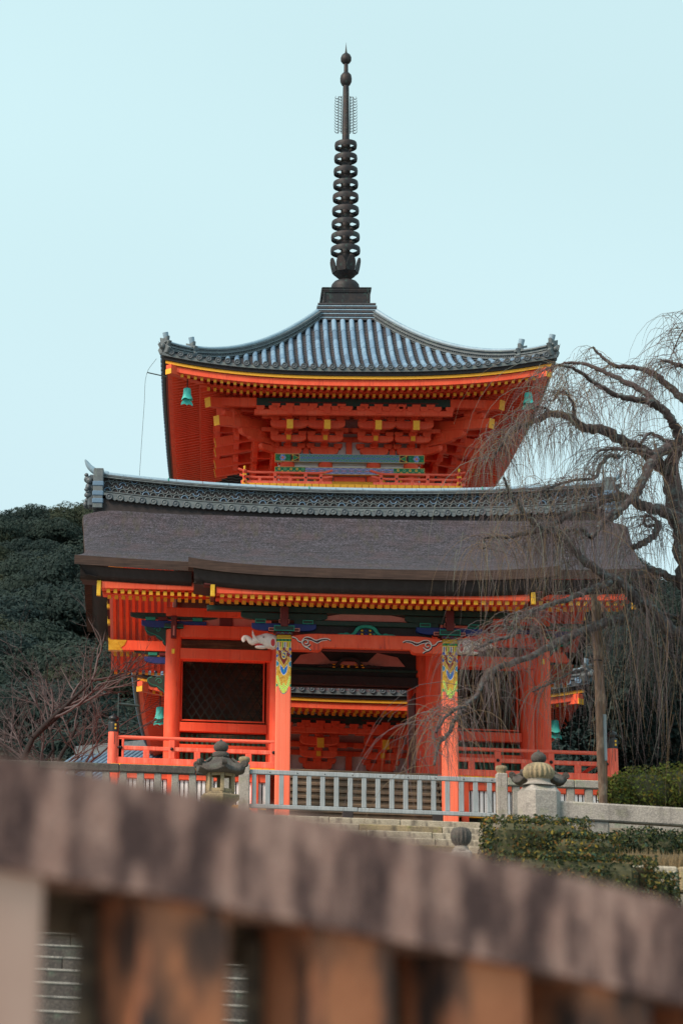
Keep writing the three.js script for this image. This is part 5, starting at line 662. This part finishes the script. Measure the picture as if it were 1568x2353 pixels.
// ---------------------------------------------------------------- leaves: hedge, shrubs, hillside
function leafCloud(n, place, size, tri = false) {                  // many small folded leaves
  const pos = [], a = V(), b = V(), c = V(), d = V();
  for (let i = 0; i < n; i++) {
    const [p, nor] = place(i), s = size * rr(0.6, 1.3), u = V(rr(-1, 1), rr(-1, 1), rr(-1, 1)).cross(nor).normalize(), w = u.clone().cross(nor).normalize();
    a.copy(p).addScaledVector(u, -s); b.copy(p).addScaledVector(w, s * 0.55).addScaledVector(nor, s * 0.25); c.copy(p).addScaledVector(u, s); d.copy(p).addScaledVector(w, -s * 0.55).addScaledVector(nor, s * 0.25);
    for (const v of tri ? [a, b, c] : [a, b, c, a, c, d]) pos.push(v.x, v.y, v.z);
  }
  const g = new THREE.BufferGeometry(); g.setAttribute('position', new THREE.Float32BufferAttribute(pos, 3)); g.computeVertexNormals(); return boxUV(g);
}
const unit = () => { let v; do v = V(rr(-1, 1), rr(-1, 1), rr(-1, 1)); while (v.lengthSq() > 1 || v.lengthSq() < 0.01); return v.normalize(); };
const lDark = leafMat([0.026, 0.042, 0.02]), lMid = leafMat([0.07, 0.095, 0.03]), lFresh = leafMat([0.17, 0.20, 0.04]), lOlive = leafMat([0.13, 0.115, 0.03]), lYellow = leafMat([0.26, 0.20, 0.035]), lRust = leafMat([0.2, 0.1, 0.03]), lTeal = leafMat([0.04, 0.085, 0.06]);
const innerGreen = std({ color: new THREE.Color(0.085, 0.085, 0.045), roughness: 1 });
function bush(name, label, cat, lobes, n, size, mats, boxy, group) {
  const t = thing(name, label, cat, [0, 0, 0], 0, group);
  const pick = () => { const l = lobes[Math.floor(rnd() * lobes.length)], v = unit(); if (boxy) { const m = Math.max(Math.abs(v.x), Math.abs(v.y), Math.abs(v.z)); v.multiplyScalar(0.94 / m + rr(-0.14, 0.06)); } else v.multiplyScalar(rr(0.7, 1.03)); return [V(l[0] + v.x * l[3], l[1] + v.y * l[4], l[2] + v.z * l[5]), v.clone().normalize().addScaledVector(unit(), 0.9).normalize()]; };
  for (const [m, f] of mats) part(t, 'leaves', leafCloud(Math.round(n * f), pick, size), m, { kind: 'stuff' });
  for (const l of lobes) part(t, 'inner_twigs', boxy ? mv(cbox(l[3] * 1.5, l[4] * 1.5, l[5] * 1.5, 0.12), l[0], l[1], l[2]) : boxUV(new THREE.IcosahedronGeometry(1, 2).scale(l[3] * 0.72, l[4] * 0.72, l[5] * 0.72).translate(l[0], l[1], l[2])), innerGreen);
  return t;
}
bush('clipped_hedge', 'dense clipped evergreen hedge in front of the ribbed newel', 'hedge', [[1.5, -2.2, 19.2, 0.88, 0.56, 0.6], [2.2, -2.42, 19.5, 0.62, 0.52, 0.6], [2.7, -2.75, 19.8, 0.5, 0.35, 0.5], [1.9, -3.0, 20.5, 1.1, 0.4, 0.5], [1.35, -3.0, 22.2, 1.05, 0.32, 1.3], [2.9, -2.95, 20.9, 0.6, 0.35, 0.5], [1.3, -3.15, 24.15, 1.12, 0.5, 0.25], [2.45, -3.2, 22.5, 0.55, 0.45, 0.5]], 46000, 0.034, [[lDark, 0.46], [lMid, 0.18], [lTeal, 0.06], [lOlive, 0.18], [lYellow, 0.05], [lRust, 0.07]], true);
bush('garden_shrub', 'yellow-green shrub behind the stone rail at the right edge', 'shrub', [[4.5, -0.42, 13.2, 0.75, 0.5, 0.6], [5.2, -0.35, 13, 0.8, 0.55, 0.6], [5.9, -0.3, 13, 0.8, 0.6, 0.6], [3.95, -0.55, 13.4, 0.35, 0.4, 0.4]], 9000, 0.038, [[lFresh, 0.5], [lOlive, 0.25], [lMid, 0.17], [lYellow, 0.08]], false, 'shrubs in the garden');
bush('garden_shrub', 'dark low shrub under the stone rail at the right edge', 'shrub', [[3.1, -1.9, 16.4, 0.6, 0.4, 0.4], [3.9, -1.85, 16.2, 0.8, 0.45, 0.5], [5.0, -1.8, 16, 0.9, 0.5, 0.5]], 7000, 0.04, [[lDark, 0.6], [lTeal, 0.15], [lMid, 0.2], [lOlive, 0.05]], false, 'shrubs in the garden');
{ // dry grass along the top of the retaining wall
  const g = []; for (let i = 0; i < 2200; i++) { const x = rr(2.35, 6), z = rr(20.6, 21.9), h = rr(0.12, 0.34), l = rr(-0.06, 0.06); g.push(tube([V(x, -2.63, z), V(x + l * 0.4, -2.63 + h * 0.6, z), V(x + l, -2.63 + h, z + rr(-0.04, 0.04))], [0.006, 0.005, 0.001], 3, false)); }
  const m = part(scene, 'dry_grass', merge(g), std({ color: new THREE.Color(0.26, 0.19, 0.10), roughness: 0.95 })); m.userData = { label: 'dry brown grass along the top of the retaining wall', category: 'grass', kind: 'stuff' };
}
// ---------------------------------------------------------------- wooded hill
const hillY = (x, z) => { const t = clamp((-50 - z) / 205); const ridge = 60 - 0.10 * Math.max(0, x - 35) + 3 * Math.sin(x * 0.05 + 1) - 0.02 * Math.max(0, -x - 60); return lerp(-1, ridge, Math.pow(t, 1.04)) - (z < -255 ? (-255 - z) * 0.25 : 0) + 2.2 * Math.sin(x * 0.09 + z * 0.06) * t; };
{
  const rows = []; for (let i = 0; i <= 40; i++) { const z = lerp(-50, -420, i / 40), r = []; for (let j = 0; j <= 60; j++) { const x = lerp(-260, 300, j / 60); r.push(V(x, hillY(x, z), z)); } rows.push(r); }
  setting('hill', quadMesh(rows.reverse()), std({ map: tex(256, 24, (u, v) => mixc(rgb(34, 44, 32), rgb(58, 66, 44), fbm(u, v, 10, 10, 801))), roughness: 1 }));
}
const crownGeo = [0, 1, 2, 3].map((q) => {                          // dense broad-leaved crowns: lobes of leaf sprays
  const lobes = []; for (let k = 0; k < 15; k++) { const v = unit(); v.y = Math.abs(v.y) * 0.9 - 0.15; lobes.push([v.x * 2.5, v.y * 1.9 + 0.3, v.z * 2.5, rr(1.1, 1.7)]); } lobes.push([0, 0.6, 0, 2.0]);
  return leafCloud(13000, () => { const l = lobes[Math.floor(rnd() * lobes.length)], v = unit(); if (v.y < -0.3) v.y *= -0.6; const r = l[3] * rr(0.82, 1.04); return [V(l[0] + v.x * r, l[1] + v.y * r * 0.85, l[2] + v.z * r), v.clone().addScaledVector(unit(), 0.45).normalize()]; }, 0.145, true);
});
const nearCrown = [0, 1].map(() => { const lobes = []; for (let k = 0; k < 26; k++) { const v = unit(); v.y = v.y * 0.9 + 0.1; lobes.push([v.x * 2.4, v.y * 2.0 + 0.3, v.z * 2.4, rr(0.7, 1.3)]); } return leafCloud(12000, () => { const l = lobes[Math.floor(rnd() * lobes.length)], v = unit(), r = l[3] * rr(0.75, 1.04); return [V(l[0] + v.x * r, l[1] + v.y * r, l[2] + v.z * r), v.clone().addScaledVector(unit(), 0.9).normalize()]; }, 0.1); });
const gTrunk = cyl(0.35, 0.25, -6, 0, 8);
const hl = [leafMat([0.018, 0.034, 0.031], 0.15), leafMat([0.024, 0.041, 0.034], 0.15), leafMat([0.034, 0.046, 0.029], 0.15), leafMat([0.021, 0.039, 0.038], 0.15), leafMat([0.06, 0.056, 0.026], 0.15)];
{
  let n = 0;
  const plant = (x, z, s, k, m, lab) => { const t = thing('hill_tree', lab ?? (x < 5 ? ['dark evergreen tree massed on the hillside left of the gate', 'mid green tree massed on the hillside left of the gate', 'olive green tree massed on the hillside left of the gate', 'bluish green tree massed on the hillside left of the gate', 'yellowish tree among the dark crowns on the hillside left of the gate'] : ['dark evergreen tree massed on the hillside right of the gate', 'mid green tree massed on the hillside right of the gate', 'olive green tree massed on the hillside right of the gate', 'bluish green tree massed on the hillside right of the gate', 'yellowish tree among the dark crowns on the hillside right of the gate'])[m], 'tree', [x, hillY(x, z) + 2.6 * s, z], rr(0, 6.28), lab ? undefined : x < 5 ? 'trees on the hillside left of the gate' : 'trees on the hillside right of the gate'); t.scale.set(s * rr(0.9, 1.15), s * rr(0.8, 1.1), s * rr(0.9, 1.15)); part(t, 'crown', crownGeo[k], hl[m]); part(t, 'trunk', gTrunk, barkBranch); n++; };
  for (const [a0, a1] of [[-0.118, -0.004], [0.148, 0.262]]) for (let z = -62; z > -262; z -= 9.5) { const d = 56 - z, w = (a1 - a0) * d, m = Math.max(2, Math.round(w / 7.0)); for (let k = 0; k < m; k++) { const az = lerp(a0, a1, (k + rr(0.1, 0.9)) / m), q = rnd(); plant(-4.28 + az * d, z + rr(-3, 3), rr(1.15, 1.95), Math.floor(rnd() * 4), q < 0.34 ? 0 : q < 0.6 ? 1 : q < 0.74 ? 2 : q < 0.95 ? 3 : 4); } }
  plant(-29.5, -252, 2.1, 1, 0, 'tall round tree crowning the skyline of the hill at the left edge');
}
// ---------------------------------------------------------------- trees
const twig = (p0, dir, len, droop, r, segs = 6) => { const pts = [p0.clone()], d = dir.clone().normalize(), p = p0.clone(); for (let k = 0; k < segs; k++) { d.y -= droop * (0.5 + k / segs); d.x += rr(-0.12, 0.12); d.z += rr(-0.1, 0.1); d.normalize(); p.addScaledVector(d, len / segs); pts.push(p.clone()); } return tube(pts, pts.map((_, i) => r * (1 - 0.75 * i / segs)), 3, false); };
const LIMBS = [[[[5.66,-1.09,13.5],[5.59,0.6,13.42],[5.53,2.15,13.33],[5.49,3.38,13.25],[5.43,4.46,13.17],[5.32,5.38,13.08],[5.25,6.02,13.0]],0.36,0.22],
[[[5.25,6.02,13.0],[5.27,6.29,13.14],[5.32,6.5,13.27],[5.37,6.65,13.41],[5.22,6.93,13.55],[5.0,7.2,13.68],[4.66,7.32,13.82],[4.29,7.33,13.95],[3.93,7.41,14.09],[3.56,7.58,14.23],[3.23,7.78,14.36],[2.84,7.85,14.5]],0.2,0.03],
[[[5.25,6.02,13.0],[4.84,6.29,13.23],[4.37,6.53,13.45],[3.76,6.75,13.68],[3.37,6.74,13.91],[3.11,6.86,14.14],[2.73,6.87,14.36],[2.44,6.69,14.59],[2.15,6.5,14.82],[1.83,6.28,15.05],[1.6,5.94,15.27],[1.39,5.58,15.5]],0.19,0.02],
[[[4.95,7.29,13.5],[4.79,7.59,13.33],[4.32,7.95,13.17],[3.92,8.22,13.0],[3.6,8.43,12.83],[3.27,8.47,12.67],[3.06,8.43,12.5]],0.11,0.02],
[[[5.76,7.7,12.5],[5.43,8.04,12.42],[5.17,8.35,12.33],[4.8,8.53,12.25],[4.35,8.6,12.17],[4.16,8.8,12.08],[3.97,9.05,12.0]],0.12,0.03],
[[[5.67,6.77,13.0],[5.39,6.58,13.22],[5.17,6.48,13.44],[4.83,6.26,13.67],[4.66,5.99,13.89],[4.47,5.62,14.11],[4.3,5.29,14.33],[4.06,5.0,14.56],[3.65,4.67,14.78],[3.29,4.2,15.0]],0.13,0.05],
[[[5.32,5.09,13.2],[4.88,5.17,13.42],[4.49,5.23,13.65],[4.11,5.32,13.88],[3.78,5.21,14.1],[3.32,4.95,14.33],[2.88,4.71,14.55],[2.51,4.38,14.77],[2.36,4.21,15.0]],0.13,0.04],
[[[4.05,6.1,14.0],[3.81,6.05,14.25],[3.58,5.77,14.5],[3.46,5.48,14.75],[3.1,5.36,15.0],[2.61,5.17,15.25],[2.29,4.98,15.5]],0.05,0.02],
[[[4.83,6.23,13.8],[4.51,6.29,13.87],[4.07,6.28,13.93],[3.69,6.24,14.0]],0.06,0.02],
[[[5.61,6.71,13.0],[5.17,6.68,13.17],[4.8,6.79,13.33],[4.56,6.49,13.5]],0.06,0.02],
[[[5.57,2.52,13.2],[4.99,2.81,13.43],[4.59,3.17,13.67],[4.39,3.18,13.9],[4.18,3.31,14.13],[3.93,3.47,14.37],[3.45,3.66,14.6],[3.07,3.91,14.83],[2.79,4.17,15.07],[2.2,4.39,15.3],[1.84,4.71,15.53],[1.65,4.93,15.77],[1.54,5.1,16.0]],0.16,0.02],
[[[5.41,3.71,13.0],[5.1,3.91,13.12],[4.74,4.0,13.25],[4.45,3.89,13.38],[4.18,3.68,13.5]],0.09,0.05],
[[[4.94,4.98,13.2],[4.84,4.73,13.33],[4.57,4.48,13.47],[4.34,4.36,13.6]],0.08,0.05],
[[[4.94,4.94,13.2],[4.84,5.07,13.2],[4.72,5.11,13.2],[4.66,5.0,13.2],[4.71,4.89,13.2],[4.86,4.94,13.2]],0.035,0.03],
[[[2.44,4.32,15.0],[1.99,4.2,15.25],[1.68,4.07,15.5],[1.2,3.98,15.75],[1.14,3.72,16.0]],0.05,0.02],
[[[3.26,4.23,15.0],[3.12,4.35,15.07],[2.83,4.3,15.13],[2.44,4.25,15.2]],0.05,0.03],
[[[3.73,3.47,14.5],[3.18,3.18,14.79],[2.83,2.98,15.07],[2.12,2.67,15.36],[1.73,2.37,15.64],[1.74,2.14,15.93],[1.22,1.89,16.21],[0.93,1.71,16.5]],0.07,0.025],
[[[4.04,2.87,14.0],[3.46,2.62,14.25],[3.18,2.47,14.5],[2.79,2.26,14.75],[2.31,1.96,15.0],[1.78,1.69,15.25],[1.45,1.55,15.5],[1.19,1.33,15.75],[1.01,0.96,16.0],[0.75,0.68,16.25],[0.55,0.43,16.5]],0.1,0.03],
[[[3.19,1.72,14.5],[2.9,1.61,14.83],[2.53,1.37,15.17],[2.07,1.1,15.5]],0.035,0.015],
[[[0.72,0.64,16.5],[0.48,0.52,16.67],[0.29,0.32,16.83],[0.13,0.06,17.0]],0.035,0.02],
[[[0.55,0.43,16.5],[0.39,0.09,16.67],[0.2,-0.14,16.83],[0.1,-0.53,17.0]],0.045,0.02],
[[[3.13,6.79,14.5],[3.05,7.04,14.67],[2.86,7.2,14.83],[2.63,6.93,15.0]],0.04,0.015],
[[[2.62,6.66,15.0],[2.51,6.78,15.0],[2.32,6.84,15.0]],0.03,0.012],
[[[5.78,8.46,12.5],[5.58,8.52,12.5],[5.32,8.62,12.5]],0.06,0.03],
[[[6.36,9.93,12.5],[5.91,9.54,12.5],[5.64,9.16,12.5],[5.41,8.59,12.5]],0.03,0.01],
[[[1.53,2.18,16.0],[1.51,2.35,16.0],[1.68,2.5,16.0],[1.91,2.51,16.0]],0.025,0.012],
[[[6.11,3.02,12.5],[5.34,3.08,13.0],[4.73,3.14,13.5],[4.15,3.63,14.0]],0.07,0.03],
[[[6.1,2.49,12.5],[5.47,2.21,13.0],[4.71,2.44,13.5],[4.13,2.77,14.0]],0.06,0.03]];
{ // weeping cherry, bare
  const t = thing('weeping_cherry_tree', 'bare weeping cherry tree with long drooping twigs in front of the gate', 'tree', [0, 0, 0]);
  const twigs = [[], [], []], all = [];
  LIMBS.forEach(([pts, r0, r1], li) => {
    const low = li >= 5; r0 *= low ? 0.95 : 0.72; r1 *= low ? 1.1 : 0.8; const c = curve(pts.map((p) => V(...p)), Math.max(10, pts.length * 6)), n = c.length - 1; for (let i = 1; i < n; i++) c[i].add(V(rr(-1, 1), rr(-1, 1), rr(-1, 1)).multiplyScalar(lerp(r0, r1, i / n) * 0.22 + 0.006));
    part(t, li === 0 ? 'trunk' : 'limb', tube(c, c.map((_, i) => lerp(r0, r1, Math.pow(i / n, 0.85)) * rr(0.93, 1.07) * (li === 1 && i < 3 ? 1 : 1)), r0 > 0.1 ? 10 : 7), low ? litLichenBark : barkBranch);  // upper limbs get darker bark: backlit silhouette put into the colour
    if (li) for (let i = 2; i <= n; i++) all.push([c[i], c[Math.min(n, i + 1)].clone().sub(c[Math.max(0, i - 1)]).normalize(), i / n, li]);
  });
  const drop = (p, d, len, r) => { const b = rnd(); twigs[b < 0.62 ? 0 : b < 0.85 ? 1 : 2].push(twig(p, d, len, rr(0.34, 0.8), r, 7)); };
  for (const [p, tan, f, li] of all) {
    const dens = [0, 1.5, 2.0, 1.3, 1.2, 1.3, 1.8, 2.6, 2.4, 2.4, 1.3, 1.4, 1.4, 1, 2.2, 1.6, 2.0, 1.5, 1.5, 0.8, 1.0, 2.6, 3, 3, 3, 3, 3, 3][li] * (0.2 + 0.5 * f);
    for (let k = 0; k < dens; k++) {
      if (rnd() > 0.8) continue;
      const out = V(rr(-1, 1), 0, rr(-0.8, 0.8)).addScaledVector(tan, 0.9).normalize(); out.y = rr(-0.05, 0.5);
      const len = rr(0.6, 1.0) * (rnd() < 0.35 ? 3.2 : 1.6);
      drop(p, out, len, rr(0.005, 0.008));
      if (rnd() < 0.5) { const side = []; const q = p.clone(), d = out.clone(); for (let s = 0; s < 5; s++) { q.addScaledVector(d, rr(0.1, 0.18)); d.y -= 0.28; d.normalize(); drop(q.clone(), V(rr(-0.7, 0.7), rr(-0.6, 0.2), rr(-0.7, 0.7)), rr(0.4, 1.5), rr(0.004, 0.0065)); } }
    }
  }
  const strand = (p, len, r) => { const pts = [p.clone()], q = p.clone(), lean = V(rr(-0.22, 0.22), 0, rr(-0.15, 0.15)), n = 8; for (let k = 0; k < n; k++) { lean.x += rr(-0.1, 0.1); q.add(V(lean.x * len / n, -len / n, lean.z * len / n)); pts.push(q.clone()); } const b = rnd(); twigs[b < 0.55 ? 0 : b < 0.85 ? 1 : 2].push(tube(pts, pts.map((_, i) => r * (1 - 0.7 * i / n)), 3, false)); };
  // the curtain of strands hanging from the limbs
  const lows = all.filter(([p, , , li]) => [2, 5, 6, 7, 10, 14, 15, 16, 17, 26, 27, 11].includes(li));
  for (let k = 0; k < 360; k++) { const [p] = lows[Math.floor(rnd() * lows.length)], q = p.clone().add(V(rr(-0.5, 0.5), rr(-0.2, 0.15), rr(-0.6, 0.9))); rnd() < 0.75 ? strand(q, rr(0.9, 2.8), rr(0.004, 0.0065)) : drop(q, V(rr(-0.6, 0.6), rr(-0.9, 0.2), rr(-0.5, 0.5)), rr(0.7, 2.3), rr(0.0038, 0.0068)); }
  for (let k = 0; k < 240; k++) { const x = rr(3.2, 6.6), y = rr(1.2, 4.2); strand(V(x, y, rr(12, 15)), rr(0.9, 2.4), rr(0.004, 0.0065)); }
  part(t, 'twigs', merge(twigs[0]), twigMat, { kind: 'stuff' }); part(t, 'twigs', merge(twigs[1]), std({ color: new THREE.Color(0.15, 0.105, 0.062), roughness: 0.9 }), { kind: 'stuff' }); part(t, 'twigs', merge(twigs[2]), twigLichen, { kind: 'stuff' });
  const p = thing('prop_pole', 'rough wooden prop pole holding up the weeping cherry', 'pole', [0, 0, 0]);
  const pp = [V(3.58, -1.4, 14), V(3.575, -0.8, 14), V(3.55, 0.4, 14), V(3.545, 1.6, 14), V(3.52, 2.6, 14), V(3.5, 3.3, 14)]; part(p, 'pole', tube(curve(pp, 20), Array.from({ length: 21 }, (_, i) => lerp(0.08, 0.064, i / 20) * rr(0.93, 1.07)), 10), poleWood); part(p, 'splint', bx(3.61, 3.68, 0.05, 0.95, 13.93, 14.02, 0.01), greyWood); part(p, 'tie_wrap', new THREE.TorusGeometry(0.07, 0.012, 6, 14).rotateX(Math.PI / 2).translate(3.545, 2.0, 14), ironBlack); part(p, 'back_brace', tube([V(3.7, -1.4, 13.6), V(3.68, 1.3, 13.7), V(3.6, 3.2, 13.9)], 0.05, 8), poleWood);
}
function bareTree(label, base, h, spread, lean) {
  const t = thing('bare_tree', label, 'tree', [0, 0, 0], 0, 'leafless trees'), limbs = [], fine = [];
  const grow = (p, d, len, r, lev) => { const pts = [p.clone()], q = p.clone(), e = d.clone(), n = 6; for (let k = 0; k < n; k++) { e.add(V(rr(-0.18, 0.18), rr(-0.08, 0.14), rr(-0.18, 0.18))).normalize(); q.addScaledVector(e, len / n); pts.push(q.clone()); } const g = tube(pts, pts.map((_, i) => r * (1 - 0.5 * i / n)), lev < 2 ? 8 : lev < 4 ? 5 : 3, false); (lev < 2 ? limbs : fine).push(g); if (lev < 5) { const m = lev < 1 ? 4 : lev < 3 ? 4 : 3; for (let k = 0; k < m; k++) { const at = pts[Math.min(n, 2 + Math.floor(rnd() * (n - 1)))]; grow(at, e.clone().add(unit().multiplyScalar(spread)).add(V(0, 0.12, 0)).normalize(), len * rr(0.55, 0.8), r * 0.52, lev + 1); } } };
  grow(base, lean, h * 0.42, h * 0.02, 0); limbs.forEach((g, i) => part(t, i ? 'limb' : 'trunk', g, darkBark)); part(t, 'twigs', merge(fine), twigMat, { kind: 'stuff' });
}
bareTree('leafless dark tree standing behind the balustrade at the left edge', V(-9.25, -0.45, -5), 7.6, 0.85, V(0.02, 1, 0));
bareTree('slender leafless tree leaning right behind the first one', V(-8.6, -0.45, -9), 6.6, 0.9, V(0.18, 1, 0.1));
for (const [x, z, s, k, m, lab] of [[11.5, -6, 0.9, 0, 0, 'dark evergreen tree right of the gate behind the drooping twigs'], [13.6, -4, 1.05, 1, 3, 'dark evergreen tree at the right edge behind the drooping twigs'], [12.2, -12, 1.2, 2, 0, 'tall dark evergreen tree deep behind the right end of the gate'], [-12.2, -34, 1.1, 3, 1, 'round evergreen tree low behind the left railing post'], [-9.8, -36, 0.9, 2, 4, 'yellowish evergreen tree left of the lowest pagoda eave'], [-8.6, -33, 0.8, 1, 1, 'small evergreen tree beside the lightning wire']]) { const t = thing('evergreen_tree', lab, 'tree', [x, z > -20 ? 0.6 + s : 3.0, z], rr(0, 6)); t.scale.setScalar(s); part(t, 'crown', nearCrown[k % 2], hl[m]); part(t, 'trunk', gTrunk, barkBranch); if (z > -20) { part(t, 'crown', nearCrown[(k + 1) % 2], hl[m], { p: [0.6, 2.2, -0.5] }); part(t, 'crown', nearCrown[k % 2], hl[m], { p: [-0.3, -1.6, -0.8] }); } }
{ // tiled hall below, left of the pagoda
  const t = thing('tiled_hall', 'blue grey tiled roof of a low hall behind the left railing', 'building', [-5.6, -0.9, -25], -0.75);
  const rows = []; part(t, 'roof', quadMesh([[V(-4, 6.0, 0), V(3, 6.0, 0)], [V(-4, 3.6, 4), V(3, 3.6, 4)]]), panTile); for (let k = 0; k < 20; k++) part(t, 'tile_row', tube([V(-4 + k * 0.32, 6.05, 0), V(-4 + k * 0.32, 3.66, 4)], 0.09, 7), tileMat[3]); part(t, 'wall', pbox(-3.6, 2.6, -0.45, 4.2, -2.4, 2.4), plaster); part(t, 'ridge', bx(-4.1, 3.1, 5.95, 6.35, -0.2, 0.2), ridgeTile); part(t, 'rear_roof', quadMesh([[V(-4, 3.6, -4), V(3, 3.6, -4)], [V(-4, 6.0, 0), V(3, 6.0, 0)]]), panTile); part(t, 'eave_board', bx(-4, 3, 3.3, 3.55, 3.6, 3.9), yellow);
}
// ---------------------------------------------------------------- near railing, out of focus
{
  const t = thing('stone_railing', 'large blurred stone railing with square posts crossing the foreground', 'railing', [0, 0, 0]);
  const a = V(-4.636, -5.158, 51.99), b = V(-3.186, -5.306, 51.135), d = b.clone().sub(a), L = Math.hypot(d.x, d.z), yaw = Math.atan2(-d.z, d.x), pitch = Math.atan2(d.y, L);
  const nearStone = std({ map: tex(512, 0.8, (u, v) => { const n = fbm(u, v, 5, 4, 901), s = 0.45 * fbm(u, v, 10, 6, 907, 5) + 0.55 * fbm(u, v, 24, 6, 917, 4), f = fbm(u, v, 90, 90, 911, 2); let c = mixc(rgb(152, 114, 104), rgb(220, 186, 172), n * 0.9 + (f - 0.5) * 0.5); c = mixc(c, rgb(66, 48, 48), clamp((s - 0.43) * 4.6) * 0.85); return mixc(c, rgb(206, 186, 172), clamp((0.36 - s) * 5) * 0.5); }), bumpMap: tex(256, 0.4, (u, v) => fbm(u, v, 50, 50, 921, 3), false), bumpScale: 0.006, roughness: 0.95 });
  const postStone = std({ map: tex(512, 0.9, (u, v) => { const n = fbm(u, v, 6, 3, 931), s = fbm(u, v, 9, 4, 937), f = fbm(u, v, 90, 90, 941, 2); let c = mixc(rgb(164, 100, 70), rgb(204, 136, 98), n * 0.8 + (f - 0.5) * 0.5); return mixc(c, rgb(50, 42, 44), clamp((s - 0.40) * 3.4) * 0.92); }), roughness: 0.95 });
  const paleStone = std({ map: tex(256, 0.9, (u, v) => mixc(rgb(186, 148, 134), rgb(212, 178, 164), fbm(u, v, 6, 4, 951))), roughness: 0.95 });
  const arch = (x) => -0.001 + 0.012 * x - 0.0165 * x * x, bend = (g) => { const p = g.attributes.position; for (let i = 0; i < p.count; i++) p.setY(i, p.getY(i) + p.getX(i) * Math.tan(pitch) + arch(p.getX(i))); g.computeVertexNormals(); return g; };   // the rail bows gently
  const place = (m, x, y, rz = 0) => { const f = x / L; m.position.set(lerp(a.x, b.x, f), lerp(a.y, b.y, f) + y + (x ? arch(x) : 0), lerp(a.z, b.z, f)); m.rotation.set(0, yaw, rz, 'YXZ'); return m; };
  for (const [x0, x1] of [[-2.2, -0.55], [-0.547, 1.35], [1.353, 3.4]]) place(part(t, 'rail_stone', bend(boxUV(new THREE.BoxGeometry(x1 - x0, 0.21, 0.24, 20, 2, 2).translate((x0 + x1) / 2, 0.001, 0))), nearStone), 0, 0);
  const SP = [-1.62, -1.22, -0.83, -0.44, -0.04, 0.367, 0.75, 1.085, 1.41, 1.74, 2.08, 2.42];
  SP.forEach((sx, k) => place(part(t, 'post', boxUV(bx(-0.1, 0.1, -1.6, -0.09, -0.1, 0.1, 0.015).translate(k * 0.73, k * 0.31, k * 0.37)).translate(-k * 0.73, -k * 0.31, -k * 0.37), k < 5 ? paleStone : postStone), sx, 0.03));
  for (const sx of SP) place(part(t, 'added_gap_stake', bx(-0.137, -0.1, -1.6, -0.15, -0.11, -0.07, 0.008), stepWood), sx, 0.03);  // stakes added to make the gaps dark left of each post
  place(part(t, 'added_gap_board', bx(-2.2, 3.4, -0.19, -0.07, -0.17, -0.13, 0.008).applyMatrix4(new THREE.Matrix4().makeShear(Math.tan(pitch), 0, 0, 0, 0, 0)), stepWood), 0, 0);  // board added to give the dark band under the rail
  place(part(t, 'base_stone', bx(-2.4, 3.4, -1.95, -1.6, -0.2, 0.2, 0.03).applyMatrix4(new THREE.Matrix4().makeShear(Math.tan(pitch), 0, 0, 0, 0, 0)), nearStone), 0, 0);
}
scene.traverse((o) => { if (o.isMesh) o.castShadow = o.receiveShadow = true; });
renderer.render(scene, camera);
